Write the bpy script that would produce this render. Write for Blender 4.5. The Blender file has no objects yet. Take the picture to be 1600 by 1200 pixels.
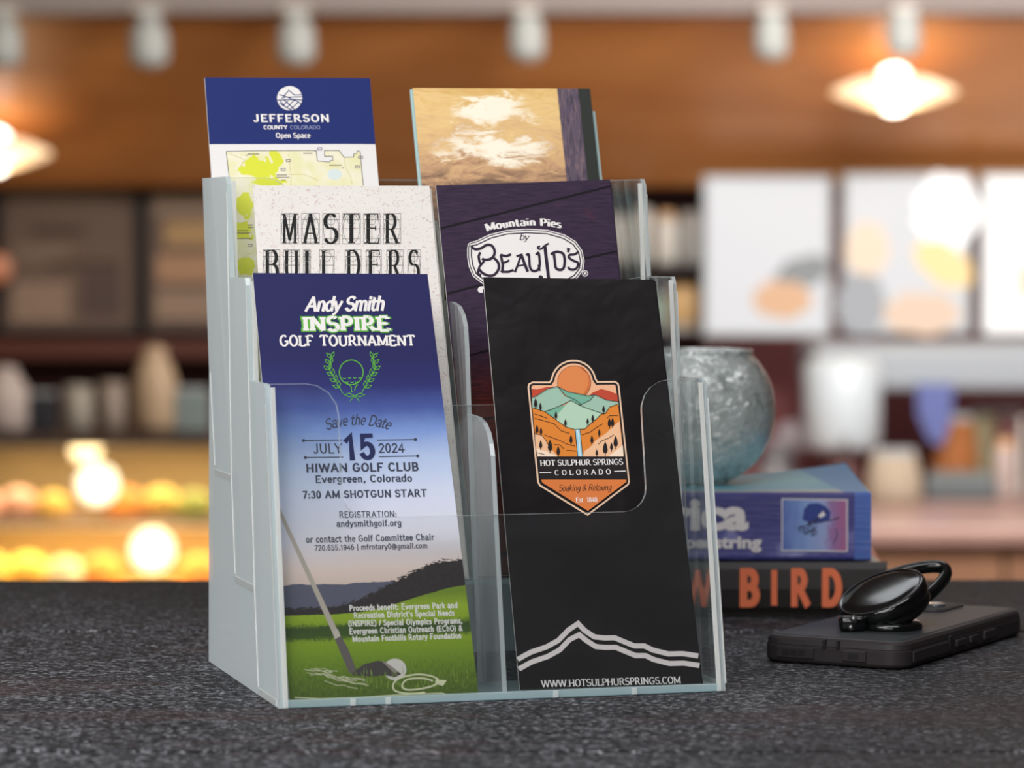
import bpy, bmesh, math, random
from mathutils import Vector, Matrix
random.seed(7)
scene = bpy.context.scene
C = scene.collection
PI = math.pi

# ------------------------------------------------------------------ camera
F, PITCH, HC = 5022.1, .042, .2282          # focal length in pixels of a 1600 px wide frame, pitch, height over table
cam_data = bpy.data.cameras.new('camera')
cam = bpy.data.objects.new('camera', cam_data); C.objects.link(cam)
cam.location = (0, 0, HC); cam.rotation_euler = (PI/2 - PITCH, 0, 0)
cam_data.sensor_width = 36; cam_data.lens = F/1600*36
cam_data.clip_start = .05; cam_data.clip_end = 60
cam_data.dof.use_dof = True; cam_data.dof.focus_distance = 1.70; cam_data.dof.aperture_fstop = 8.2
scene.camera = cam

# ------------------------------------------------------------------ world and lights
w = bpy.data.worlds.new('world'); scene.world = w; w.use_nodes = True
w.node_tree.nodes['Background'].inputs[0].default_value = (.75, .8, .9, 1)
w.node_tree.nodes['Background'].inputs[1].default_value = .5
scene.view_settings.view_transform = 'Standard'; scene.view_settings.look = 'None'
scene.view_settings.gamma = 1; scene.view_settings.exposure = .05
scene.view_settings.use_curve_mapping = False
scene.cycles.max_bounces = 12; scene.cycles.transparent_max_bounces = 40
scene.cycles.sample_clamp_indirect = 6

def area(name, loc, target, sx, sy, power, col=(1, 1, 1)):
    d = bpy.data.lights.new(name, 'AREA'); d.shape = 'RECTANGLE'; d.size = sx; d.size_y = sy
    d.energy = power; d.color = col
    o = bpy.data.objects.new(name, d); C.objects.link(o); o.location = loc
    o.rotation_euler = (Vector(target) - Vector(loc)).to_track_quat('-Z', 'Y').to_euler()
    return o
def point(name, loc, power, col, r=.03):
    d = bpy.data.lights.new(name, 'POINT'); d.energy = power; d.color = col; d.shadow_soft_size = r
    o = bpy.data.objects.new(name, d); C.objects.link(o); o.location = loc; return o
area('key_light', (-.75, .25, 1.15), (.0, 1.7, .1), 1.1, .8, 19, (1, .98, .96))
area('fill_light', (.25, .75, 1.85), (.05, 1.75, .1), 1.5, .9, 22, (.97, .98, 1))
area('front_light', (-.15, -.35, .62), (0, 1.7, .05), 1.2, .7, 9, (1, .99, .97))
area('left_light', (-1.75, .85, .65), (-.12, 1.7, .1), .9, .9, 15, (.97, .99, 1))
area('back_light', (.25, 3.1, 1.5), (.05, 1.75, .05), 1.1, .5, 5, (.92, .96, 1))
area('cafe_light_left', (-1.3, 7.6, 1.5), (-1.1, 10.6, .3), 1.6, .6, 20, (1, .86, .70))
area('cafe_light_right', (1.5, 7.2, 1.5), (1.3, 10.6, .1), 2.0, .7, 178, (1, .93, .87))

# ------------------------------------------------------------------ pixel -> point helpers (planning aid: rays met with real planes)
CAM = Vector((0, 0, HC))
def ray(u, v):
    X = (u-800)/F; U_ = (600-v)/F
    return Vector((X, math.cos(PITCH)+U_*math.sin(PITCH), -math.sin(PITCH)+U_*math.cos(PITCH)))
def atY(u, v, y): r = ray(u, v); return CAM + r*(y/r.y)
def atZ(u, v, z=0): r = ray(u, v); return CAM + r*((z-HC)/r.z)

# ------------------------------------------------------------------ materials
def srgb(r, g, b):
    f = lambda c: ((c/255)/12.92) if c/255 <= .04045 else (((c/255)+.055)/1.055)**2.4
    return (f(r), f(g), f(b), 1)
class NT:
    """small helper to write node trees"""
    def __init__(s, m): s.t = m.node_tree; s.n = s.t.nodes; s.l = s.t.links
    def val(s, sock, v):
        if isinstance(v, bpy.types.NodeSocket): s.l.new(v, sock)
        elif v is not None:
            if hasattr(sock, 'default_value'):
                try: sock.default_value = v
                except Exception:
                    sock.default_value = tuple(v)[:3]
    def m(s, op, a, b=None, c=None, clamp=False):
        x = s.n.new('ShaderNodeMath'); x.operation = op; x.use_clamp = clamp
        s.val(x.inputs[0], a)
        if b is not None: s.val(x.inputs[1], b)
        if c is not None: s.val(x.inputs[2], c)
        return x.outputs[0]
    def mix(s, f, a, b, mode='MIX'):
        x = s.n.new('ShaderNodeMix'); x.data_type = 'RGBA'; x.blend_type = mode
        s.val(x.inputs[0], f); s.val(x.inputs[6], a); s.val(x.inputs[7], b); return x.outputs[2]
    def step(s, x, e0, e1):
        k = s.n.new('ShaderNodeMapRange'); k.interpolation_type = 'SMOOTHSTEP'
        s.val(k.inputs[0], x); s.val(k.inputs[1], e0); s.val(k.inputs[2], e1); return k.outputs[0]
    def coord(s, kind='Object'):
        x = s.n.new('ShaderNodeTexCoord'); return x.outputs[kind]
    def sep(s, v):
        x = s.n.new('ShaderNodeSeparateXYZ'); s.val(x.inputs[0], v); return x.outputs
    def comb(s, a, b, c=0):
        x = s.n.new('ShaderNodeCombineXYZ'); s.val(x.inputs[0], a); s.val(x.inputs[1], b); s.val(x.inputs[2], c); return x.outputs[0]
    def mapp(s, v, sc=(1, 1, 1), loc=(0, 0, 0), rot=(0, 0, 0)):
        x = s.n.new('ShaderNodeMapping'); s.val(x.inputs[0], v)
        x.inputs['Scale'].default_value = sc; x.inputs['Location'].default_value = loc; x.inputs['Rotation'].default_value = rot
        return x.outputs[0]
    def noise(s, v, sc, det=2, rough=.5, dist=0):
        x = s.n.new('ShaderNodeTexNoise'); s.val(x.inputs['Vector'], v); x.inputs['Scale'].default_value = sc
        x.inputs['Detail'].default_value = det; x.inputs['Roughness'].default_value = rough; x.inputs['Distortion'].default_value = dist
        return x.outputs[0]
    def voro(s, v, sc, feat='F1', out=0):
        x = s.n.new('ShaderNodeTexVoronoi'); x.feature = feat; s.val(x.inputs['Vector'], v); x.inputs['Scale'].default_value = sc
        return x.outputs[out]
    def ramp(s, f, stops):
        x = s.n.new('ShaderNodeValToRGB'); s.val(x.inputs[0], f); e = x.color_ramp.elements
        while len(e) < len(stops): e.new(.5)
        for k, (p, c) in zip(e, stops): k.position = p; k.color = c if len(c) == 4 else (*c, 1)
        return x.outputs[0]
    def bump(s, h, st=.5, d=.01):
        x = s.n.new('ShaderNodeBump'); s.val(x.inputs['Height'], h); x.inputs['Strength'].default_value = st; x.inputs['Distance'].default_value = d
        return x.outputs[0]
MC = {}
def mat(name, col=(.8, .8, .8, 1), rough=.5, metal=0, emit=None, es=0, spec=.5, fn=None, coat=0):
    if name in MC: return MC[name]
    m = bpy.data.materials.new(name); m.use_nodes = True; MC[name] = m
    b = m.node_tree.nodes['Principled BSDF']
    b.inputs['Base Color'].default_value = col; b.inputs['Roughness'].default_value = rough
    b.inputs['Metallic'].default_value = metal; b.inputs['Specular IOR Level'].default_value = spec
    b.inputs['Coat Weight'].default_value = coat
    if emit: b.inputs['Emission Color'].default_value = emit; b.inputs['Emission Strength'].default_value = es
    if fn:
        t = NT(m); r = fn(t, b)
        if r is not None: t.l.new(r, b.inputs['Base Color'])
    return m
def rgb(name, r, g, b, rough=.5, **k):
    if name.startswith('ink'): k['spec'] = .2
    return mat(name, srgb(r, g, b), rough, **k)

def clear_mat(name, tint, haze, hazecol, gloss=1.0, rough=.03, tlf=.5):
    """see-through acrylic: transparent sheet, fresnel gloss, a share of milky haze"""
    m = bpy.data.materials.new(name); m.use_nodes = True; MC[name] = m
    t = NT(m); n = t.n; out = n['Material Output']; n.remove(n['Principled BSDF'])
    tr = n.new('ShaderNodeBsdfTransparent'); tr.inputs[0].default_value = (*tint, 1)
    df = n.new('ShaderNodeBsdfDiffuse'); df.inputs[0].default_value = (*hazecol, 1)
    tl = n.new('ShaderNodeBsdfTranslucent'); tl.inputs[0].default_value = (*hazecol, 1)
    hz = n.new('ShaderNodeMixShader'); hz.inputs[0].default_value = tlf; t.l.new(df.outputs[0], hz.inputs[1]); t.l.new(tl.outputs[0], hz.inputs[2])
    a = n.new('ShaderNodeMixShader'); t.val(a.inputs[0], haze); t.l.new(tr.outputs[0], a.inputs[1]); t.l.new(hz.outputs[0], a.inputs[2])
    gl = n.new('ShaderNodeBsdfGlossy'); gl.inputs['Roughness'].default_value = rough; gl.inputs[0].default_value = (1, 1, 1, 1)
    fr = n.new('ShaderNodeFresnel'); fr.inputs[0].default_value = 1.45
    # clamp so that back faces do not turn into full mirrors
    f = t.m('MINIMUM', t.m('MULTIPLY', fr.outputs[0], gloss), .35)
    b = n.new('ShaderNodeMixShader'); t.l.new(f, b.inputs[0]); t.l.new(a.outputs[0], b.inputs[1]); t.l.new(gl.outputs[0], b.inputs[2])
    t.l.new(b.outputs[0], out.inputs[0]); return m
ACR = clear_mat('acrylic_clear', (.975, .985, .985), .013, (.8, .86, .88), .8)
ACR_SIDE = clear_mat('acrylic_side', (.92, .97, .98), .66, (.90, .96, .97), .6, .03, .25)  # pale backdrop seen through the clear side is put into the haze colour
ACR_BACK = clear_mat('acrylic_rear', (.80, .93, .95), .78, (.72, .82, .85), .6, .03, .3)
ACR_DIV = clear_mat('acrylic_divider', (.93, .95, .96), .30, (.72, .74, .78), .6)
ACR_EDGE = clear_mat('acrylic_edge', (.85, .95, .97), .70, (.88, .96, .98), 1.6, .08)
ACR_FLOOR = clear_mat('acrylic_floor', (.85, .95, .97), .5, (.78, .92, .95))
ACR_HOT = clear_mat('acrylic_edge_bright', (.9, .95, .95), .8, (1, 1, .98), 1.6, .1)

# ------------------------------------------------------------------ mesh helpers
def obj(name, verts, faces, m=None, parent=None, smooth=False, mi=None):
    me = bpy.data.meshes.new(name); me.from_pydata([tuple(v) for v in verts], [], faces); me.update()
    o = bpy.data.objects.new(name, me); C.objects.link(o)
    ms = m if isinstance(m, (list, tuple)) else [m]
    for k in ms:
        if k: me.materials.append(k)
    if mi:
        for p, i in zip(me.polygons, mi): p.material_index = i
    if smooth:
        for p in me.polygons: p.use_smooth = True
    if parent: o.parent = parent
    return o
def bmobj(name, bm, m=None, parent=None, smooth=False):
    me = bpy.data.meshes.new(name); bm.to_mesh(me); bm.free()
    o = bpy.data.objects.new(name, me); C.objects.link(o)
    for k in (m if isinstance(m, (list, tuple)) else [m]):
        if k: me.materials.append(k)
    if smooth:
        for p in me.polygons: p.use_smooth = True
    if parent: o.parent = parent
    return o
def tag(o, label=None, cat=None, group=None, kind=None):
    if label: o['label'] = label
    if cat: o['category'] = cat
    if group: o['group'] = group
    if kind: o['kind'] = kind
    return o
def thing(name, label, cat, loc=(0, 0, 0), rz=0, group=None, mtx=None):
    o = bpy.data.objects.new(name, None); C.objects.link(o); o.empty_display_size = .02
    if mtx is not None: o.matrix_world = mtx
    else: o.location = loc; o.rotation_euler = (0, 0, rz)
    return tag(o, label, cat, group)
def bx(bm, lo, hi, bev=0, seg=1):
    vs = [bm.verts.new((x, y, z)) for x in (lo[0], hi[0]) for y in (lo[1], hi[1]) for z in (lo[2], hi[2])]
    fs = [(0, 1, 3, 2), (4, 6, 7, 5), (0, 4, 5, 1), (2, 3, 7, 6), (0, 2, 6, 4), (1, 5, 7, 3)]
    F_ = [bm.faces.new([vs[i] for i in f]) for f in fs]
    if bev:
        es = set(e for f in F_ for e in f.edges)
        bmesh.ops.bevel(bm, geom=list(es), offset=bev, segments=seg, profile=.5, affect='EDGES')
    return vs
def box(name, lo, hi, m, parent=None, bev=0, seg=1, smooth=False):
    bm = bmesh.new(); bx(bm, lo, hi, bev, seg); return bmobj(name, bm, m, parent, smooth)
def prism(name, pts, d, m, parent=None, f=None, edge=None, rim_index=1, bev=0):
    """polygon pts (2D) extruded by d; f maps (x, y, h) -> 3D; rim faces take material index 1"""
    f = f or (lambda x, y, h: (x, y, h))
    bm = bmesh.new()
    a = [bm.verts.new(f(x, y, 0)) for x, y in pts]; b = [bm.verts.new(f(x, y, d)) for x, y in pts]
    bm.faces.new(a); bm.faces.new(b[::-1])
    n = len(pts)
    for i in range(n):
        q = bm.faces.new((a[i], b[i], b[(i+1) % n], a[(i+1) % n])); q.material_index = rim_index if edge else 0
    bmesh.ops.recalc_face_normals(bm, faces=bm.faces)
    return bmobj(name, bm, [m, edge] if edge else m, parent)
def lathe(name, prof, m, parent=None, n=32, loc=(0, 0, 0), smooth=True, close=False):
    bm = bmesh.new(); rings = []
    for r, z in prof:
        if r < 1e-6: rings.append([bm.verts.new((loc[0], loc[1], loc[2]+z))])
        else: rings.append([bm.verts.new((loc[0]+r*math.cos(2*PI*i/n), loc[1]+r*math.sin(2*PI*i/n), loc[2]+z)) for i in range(n)])
    for A, B in zip(rings, rings[1:]):
        for i in range(n):
            j = (i+1) % n
            if len(A) == 1 and len(B) == 1: continue
            if len(A) == 1: bm.faces.new((A[0], B[i], B[j]))
            elif len(B) == 1: bm.faces.new((A[i], A[j], B[0]))
            else: bm.faces.new((A[i], A[j], B[j], B[i]))
    bmesh.ops.recalc_face_normals(bm, faces=bm.faces)
    return bmobj(name, bm, m, parent, smooth)
def tube(name, pts, r, m, parent=None, closed=False, n=10, flat=1.0, up=Vector((0, 0, 1))):
    bm = bmesh.new(); rings = []; N = len(pts); pts = [Vector(p) for p in pts]
    for i, p in enumerate(pts):
        a = pts[(i-1) % N] if (closed or i) else p; b = pts[(i+1) % N] if (closed or i < N-1) else p
        t = (b-a).normalized(); s = t.cross(up).normalized(); u = s.cross(t)
        rr = r[i] if isinstance(r, (list, tuple)) else r
        rings.append([bm.verts.new(p + s*rr*math.cos(2*PI*k/n) + u*rr*flat*math.sin(2*PI*k/n)) for k in range(n)])
    for i in range(N if closed else N-1):
        A, B = rings[i], rings[(i+1) % N]
        for k in range(n): bm.faces.new((A[k], A[(k+1) % n], B[(k+1) % n], B[k]))
    if not closed: bm.faces.new(rings[0]); bm.faces.new(rings[-1][::-1])
    bmesh.ops.recalc_face_normals(bm, faces=bm.faces)
    return bmobj(name, bm, m, parent, True)
def arc(cx, cy, rx, ry, d0, d1, n=None):
    n = n or max(4, int(abs(d1-d0)/15))
    return [(cx+rx*math.cos(math.radians(d0+(d1-d0)*i/n)), cy+ry*math.sin(math.radians(d0+(d1-d0)*i/n))) for i in range(n+1)]
# ------------------------------------------------------------------ lettering: a stroke alphabet (slab / roman / script) and Blender's own font
def _g(adv, strokes, ser=()): return adv, strokes, ser
A_ = arc
GL = {
 'A': _g(.84, [[(.08,0),(.42,1)],[(.42,1),(.76,0)],[(.2,.34),(.64,.34)]], [(.08,0),(.76,0)]),
 'B': _g(.72, [[(.14,0),(.14,1)],[(.14,1),(.36,1)]+A_(.36,.76,.22,.24,90,-90)+[(.14,.52)],[(.36,.52)]+A_(.38,.26,.25,.26,90,-90)+[(.14,0)]], [(.1,0),(.1,1)]),
 'C': _g(.78, [A_(.42,.5,.32,.5,48,312)], []),
 'D': _g(.8, [[(.14,0),(.14,1)],[(.14,1),(.34,1)]+A_(.34,.5,.36,.5,90,-90)+[(.14,0)]], [(.1,0),(.1,1)]),
 'E': _g(.7, [[(.14,0),(.14,1)],[(.14,1),(.6,1)],['t',(.58,1),(.6,.84)],[(.14,.52),(.48,.52)],['t',(.48,.6),(.48,.44)],[(.14,0),(.62,0)],['t',(.6,0),(.64,.18)]], [(.1,0),(.1,1)]),
 'F': _g(.66, [[(.14,0),(.14,1)],[(.14,1),(.6,1)],['t',(.58,1),(.6,.84)],[(.14,.5),(.46,.5)]], [(.14,0),(.1,1)]),
 'G': _g(.84, [A_(.42,.5,.32,.5,48,330)+[(.72,.25),(.72,.44),(.48,.44)]], []),
 'H': _g(.84, [[(.14,0),(.14,1)],[(.7,0),(.7,1)],[(.14,.5),(.7,.5)]], [(.14,0),(.14,1),(.7,0),(.7,1)]),
 'I': _g(.34, [[(.17,0),(.17,1)]], [(.17,0),(.17,1)]),
 'J': _g(.5, [[(.34,1),(.34,.25)]+A_(.16,.22,.18,.22,0,-150)], [(.34,1)]),
 'L': _g(.66, [[(.14,0),(.14,1)],[(.14,0),(.6,0)],['t',(.58,0),(.62,.2)]], [(.14,1),(.1,0)]),
 'M': _g(1.02, [[(.14,0),(.14,1)],[(.14,1),(.51,.1)],[(.51,.1),(.88,1)],[(.88,1),(.88,0)]], [(.14,0),(.1,1),(.88,0),(.92,1)]),
 'N': _g(.86, [[(.14,0),(.14,1)],[(.14,1),(.72,0)],[(.72,0),(.72,1)]], [(.14,0),(.1,1),(.72,1)]),
 'O': _g(.84, [A_(.42,.5,.32,.5,0,360,28)], []),
 'P': _g(.7, [[(.14,0),(.14,1)],[(.14,1),(.36,1)]+A_(.36,.72,.24,.28,90,-90)+[(.14,.44)]], [(.14,0),(.1,1)]),
 'R': _g(.8, [[(.14,0),(.14,1)],[(.14,1),(.36,1)]+A_(.36,.74,.22,.26,90,-90)+[(.14,.48)],[(.38,.48),(.7,0)]], [(.14,0),(.1,1),(.72,0)]),
 'S': _g(.68, [A_(.34,.75,.24,.25,35,260)+A_(.34,.26,.26,.26,88,-155)], []),
 'T': _g(.76, [[(.38,0),(.38,1)],[(.06,1),(.70,1)],['t',(.06,.84),(.08,1)],['t',(.70,.84),(.68,1)]], [(.38,0)]),
 'U': _g(.84, [[(.14,1),(.14,.34)]+A_(.42,.32,.28,.32,180,360)+[(.7,1)]], [(.14,1),(.7,1)]),
 'W': _g(1.16, [[(.06,1),(.32,0)],[(.32,0),(.58,.96)],[(.58,.96),(.84,0)],[(.84,0),(1.1,1)]], [(.06,1),(1.1,1),(.58,1)]),
 'Y': _g(.78, [[(.06,1),(.39,.45),(.39,0)],[(.39,.45),(.72,1)]], [(.06,1),(.72,1),(.39,0)]),
 'a': _g(.6, [A_(.28,.5,.2,.2,150,10)+[(.48,.14)]+A_(.56,.1,.08,.1,180,280),A_(.28,.19,.2,.19,70,330,16)], []),
 'b': _g(.62, [[(.12,1.02),(.12,.04)],A_(.33,.34,.22,.34,180,-180,22)], [(.1,1.0)]),
 'c': _g(.52, [A_(.31,.34,.22,.34,50,310)], []),
 'd': _g(.64, [[(.52,1.02),(.52,0)],A_(.31,.34,.22,.34,0,360,22)], [(.48,1.0)]),
 'e': _g(.56, [[(.1,.36),(.5,.36)]+A_(.3,.34,.21,.34,5,315,20)], []),
 'g': _g(.6, [A_(.3,.4,.2,.28,0,360,20),[(.5,.66),(.5,0)]+A_(.3,-.06,.2,.22,0,-160)], []),
 'h': _g(.64, [[(.14,0),(.14,1.02)],A_(.32,.42,.18,.26,180,0)+[(.5,0)]], [(.14,0),(.5,0),(.1,1)]),
 'i': _g(.3, [[(.15,0),(.15,.66)],[(.15,.86),(.15,.98)]], [(.15,0),(.11,.66)]),
 'k': _g(.6, [[(.14,0),(.14,1.02)],[(.14,.26),(.48,.66)],[(.26,.38),(.52,0)]], [(.14,0),(.5,0)]),
 'l': _g(.3, [[(.15,0),(.15,1.02)]], [(.15,0),(.11,1)]),
 'm': _g(.96, [[(.14,0),(.14,.66)],A_(.31,.42,.17,.26,180,0)+[(.48,0)],A_(.65,.42,.17,.26,180,0)+[(.82,0)]], [(.14,0),(.48,0),(.82,0),(.1,.66)]),
 'n': _g(.64, [[(.14,0),(.14,.66)],A_(.32,.42,.18,.26,180,0)+[(.5,0)]], [(.14,0),(.5,0),(.1,.66)]),
 'o': _g(.62, [A_(.31,.34,.22,.34,0,360,22)], []),
 'p': _g(.64, [[(.13,-.3),(.13,.66)],A_(.33,.34,.21,.34,0,360,22)], [(.13,-.3),(.1,.66)]),
 'r': _g(.46, [[(.14,0),(.14,.66)],A_(.34,.4,.2,.26,180,60)], [(.14,0),(.1,.66)]),
 's': _g(.48, [A_(.24,.51,.16,.16,30,260)+A_(.24,.17,.17,.17,80,-150)], []),
 't': _g(.44, [[(.18,.9),(.18,.16)]+A_(.32,.16,.14,.16,180,300),[(.04,.66),(.36,.66)]], []),
 'u': _g(.64, [[(.14,.66),(.14,.24)]+A_(.32,.24,.18,.24,180,360)+[(.5,.66)],[(.5,.3),(.5,0)]], [(.1,.66),(.46,.66),(.54,0)]),
 'v': _g(.6, [[(.08,.66),(.3,0)],[(.3,0),(.52,.66)]], [(.08,.66),(.52,.66)]),
 'x': _g(.56, [[(.08,.66),(.48,0)],[(.48,.66),(.08,0)]], []),
 'y': _g(.6, [[(.08,.66),(.3,0)],[(.54,.66),(.24,-.2),(.1,-.28)]], [(.08,.66),(.54,.66)]),
 '&': _g(.8, [[(.72,0),(.24,.66)]+A_(.36,.8,.15,.18,200,-20)+[(.22,.42)]+A_(.3,.22,.2,.22,130,300)+[(.66,.4)]], []),
 '1': _g(.5, [[(.1,.8),(.28,1),(.28,0)]], [(.28,0)]),
 '8': _g(.6, [A_(.3,.75,.19,.25,0,360,20),A_(.3,.26,.23,.26,0,360,20)], []),
 '4': _g(.62, [[(.42,0),(.42,1),(.06,.28),(.58,.28)]], [(.42,0)]),
 '0': _g(.6, [A_(.3,.5,.21,.5,0,360,22)], []),
 '.': _g(.3, [[(.15,-.02),(.15,.1)]], []),
 "'": _g(.28, [[(.15,.78),(.15,1)]], []),
 ' ': _g(.36, [], []),
 'K': _g(.78, [[(.14,0),(.14,1)],[(.14,.34),(.66,1)],[(.32,.56),(.70,0)]], [(.14,0),(.14,1)]),
 'f': _g(.38, [[(.18,0),(.18,.8)]+A_(.32,.82,.14,.18,180,90),[(.04,.66),(.34,.66)]], [(.18,0)]),
 '2': _g(.62, [A_(.31,.72,.21,.28,165,-20)+[(.1,0),(.54,0)]], []),
 '3': _g(.62, [A_(.30,.76,.19,.24,150,-90)+A_(.30,.26,.23,.26,90,-150)], []),
 '5': _g(.62, [[(.5,1),(.18,1),(.13,.52)]+A_(.31,.32,.22,.32,130,-150)], []),
 '6': _g(.62, [A_(.32,.32,.21,.32,0,360,20),A_(.36,.5,.25,.5,60,200)], []),
 '7': _g(.6, [[(.08,1),(.54,1),(.22,0)]], []),
 '9': _g(.62, [A_(.3,.68,.21,.32,0,360,20),A_(.26,.5,.25,.5,20,-120)], []),
 ':': _g(.3, [[(.15,0),(.15,.1)],[(.15,.5),(.15,.6)]], []),
 ',': _g(.3, [[(.16,.1),(.16,-.02),(.09,-.14)]], []),
 '|': _g(.3, [[(.15,-.2),(.15,1.05)]], []),
 '/': _g(.34, [[(.02,0),(.32,1)]], []),
 '(': _g(.36, [A_(.42,.42,.26,.62,110,250)], []),
 ')': _g(.36, [A_(-.06,.42,.26,.62,70,-70)], []),
 '@': _g(1.02, [A_(.5,.38,.42,.52,-60,285,26),A_(.48,.38,.17,.22,0,360,16),[(.68,.6),(.66,.2),(.8,.14)]], []),
}
def ribbon(pts, wf, cap=0):
    """2D polyline -> list of quads; wf(angle) gives the full width"""
    out = []; n = len(pts)
    if n < 2: return out
    closed = math.dist(pts[0], pts[-1]) < 1e-6 and n > 3
    L, R = [], []
    for i in range(n):
        a = pts[i-1] if i else (pts[-2] if closed else pts[0]); b = pts[i+1] if i < n-1 else (pts[1] if closed else pts[-1])
        d1 = (pts[i][0]-a[0], pts[i][1]-a[1]); d2 = (b[0]-pts[i][0], b[1]-pts[i][1])
        def nz(d):
            l = math.hypot(*d); return (d[0]/l, d[1]/l) if l > 1e-9 else None
        e1, e2 = nz(d1), nz(d2); e1 = e1 or e2; e2 = e2 or e1
        t = (e1[0]+e2[0], e1[1]+e2[1]); l = math.hypot(*t)
        if l < .3: t = e2; l = 1
        t = (t[0]/l, t[1]/l); c = max(.5, t[0]*e1[0]+t[1]*e1[1])
        ang = math.atan2(t[1], t[0]); h = wf(ang)/2/c
        p = pts[i]
        if cap and not closed and i in (0, n-1):
            s = -cap if i == 0 else cap; p = (p[0]+e2[0]*s, p[1]+e2[1]*s)
        L.append((p[0]-t[1]*h, p[1]+t[0]*h)); R.append((p[0]+t[1]*h, p[1]-t[0]*h))
    for i in range(n-1): out.append([R[i], R[i+1], L[i+1], L[i]])
    return out
def glyphs(text, thick=.16, thin=.12, ser=0, serh=.07, nib=0., slant=0, track=0, grow=0, cond=1.0, sans_ticks=False):
    """text -> polygons (cap height 1) and total width"""
    wf = lambda a: thin + (thick-thin)*abs(math.sin(a-nib)) + grow
    x = 0; P = []
    for ch in text:
        adv, st, sr = GL[ch]
        def T(q): return (x + (q[0] + slant*q[1])*cond, q[1])
        for s in st:
            if s[0] == 't':
                if ser or sans_ticks: P += ribbon([T(q) for q in s[1:]], lambda a: thin*1.3+grow)
                continue
            P += ribbon([T(q) for q in s], wf, cap=(0 if ser else .0)+(thin+grow)/2*(.9 if ser == 0 else .0))
        if ser:
            for (sx, sy) in sr:
                lo, hi = (sy, sy+serh) if sy < .5 else (sy-serh, sy)
                lo -= grow/2; hi += grow/2; h = ser/2+grow/2
                P.append([T((sx-h, lo)), T((sx+h, lo)), T((sx+h, hi)), T((sx-h, hi))])
        x += adv*cond + track
    return P, x-track
_FC = {}
def font_mesh(text, bold=0, shear=0, space=1):
    key = (text, bold, shear, space)
    if key in _FC: return _FC[key]
    cu = bpy.data.curves.new('tmp', 'FONT'); cu.body = text; cu.offset = bold; cu.shear = shear; cu.space_character = space
    cu.resolution_u = 3; cu.fill_mode = 'FRONT'
    o = bpy.data.objects.new('tmp', cu); C.objects.link(o)
    dg = bpy.context.evaluated_depsgraph_get(); me = bpy.data.meshes.new_from_object(o.evaluated_get(dg))
    vs = [tuple(v.co)[:2] for v in me.vertices]; P = [[vs[i] for i in p.vertices] for p in me.polygons]
    bpy.data.objects.remove(o); bpy.data.curves.remove(cu); bpy.data.meshes.remove(me)
    _FC[key] = P; return P
def font_polys(text, bold=0, shear=0, space=1):
    P = font_mesh(text, bold, shear, space); H = font_mesh('H', bold)
    hy = [q[1] for p in H for q in p]; h = max(hy)-min(hy); y0 = min(hy)
    xs = [q[0] for p in P for q in p]; x0 = min(xs)
    return [[((q[0]-x0)/h, (q[1]-y0)/h) for q in p] for p in P], (max(xs)-x0)/h

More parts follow.
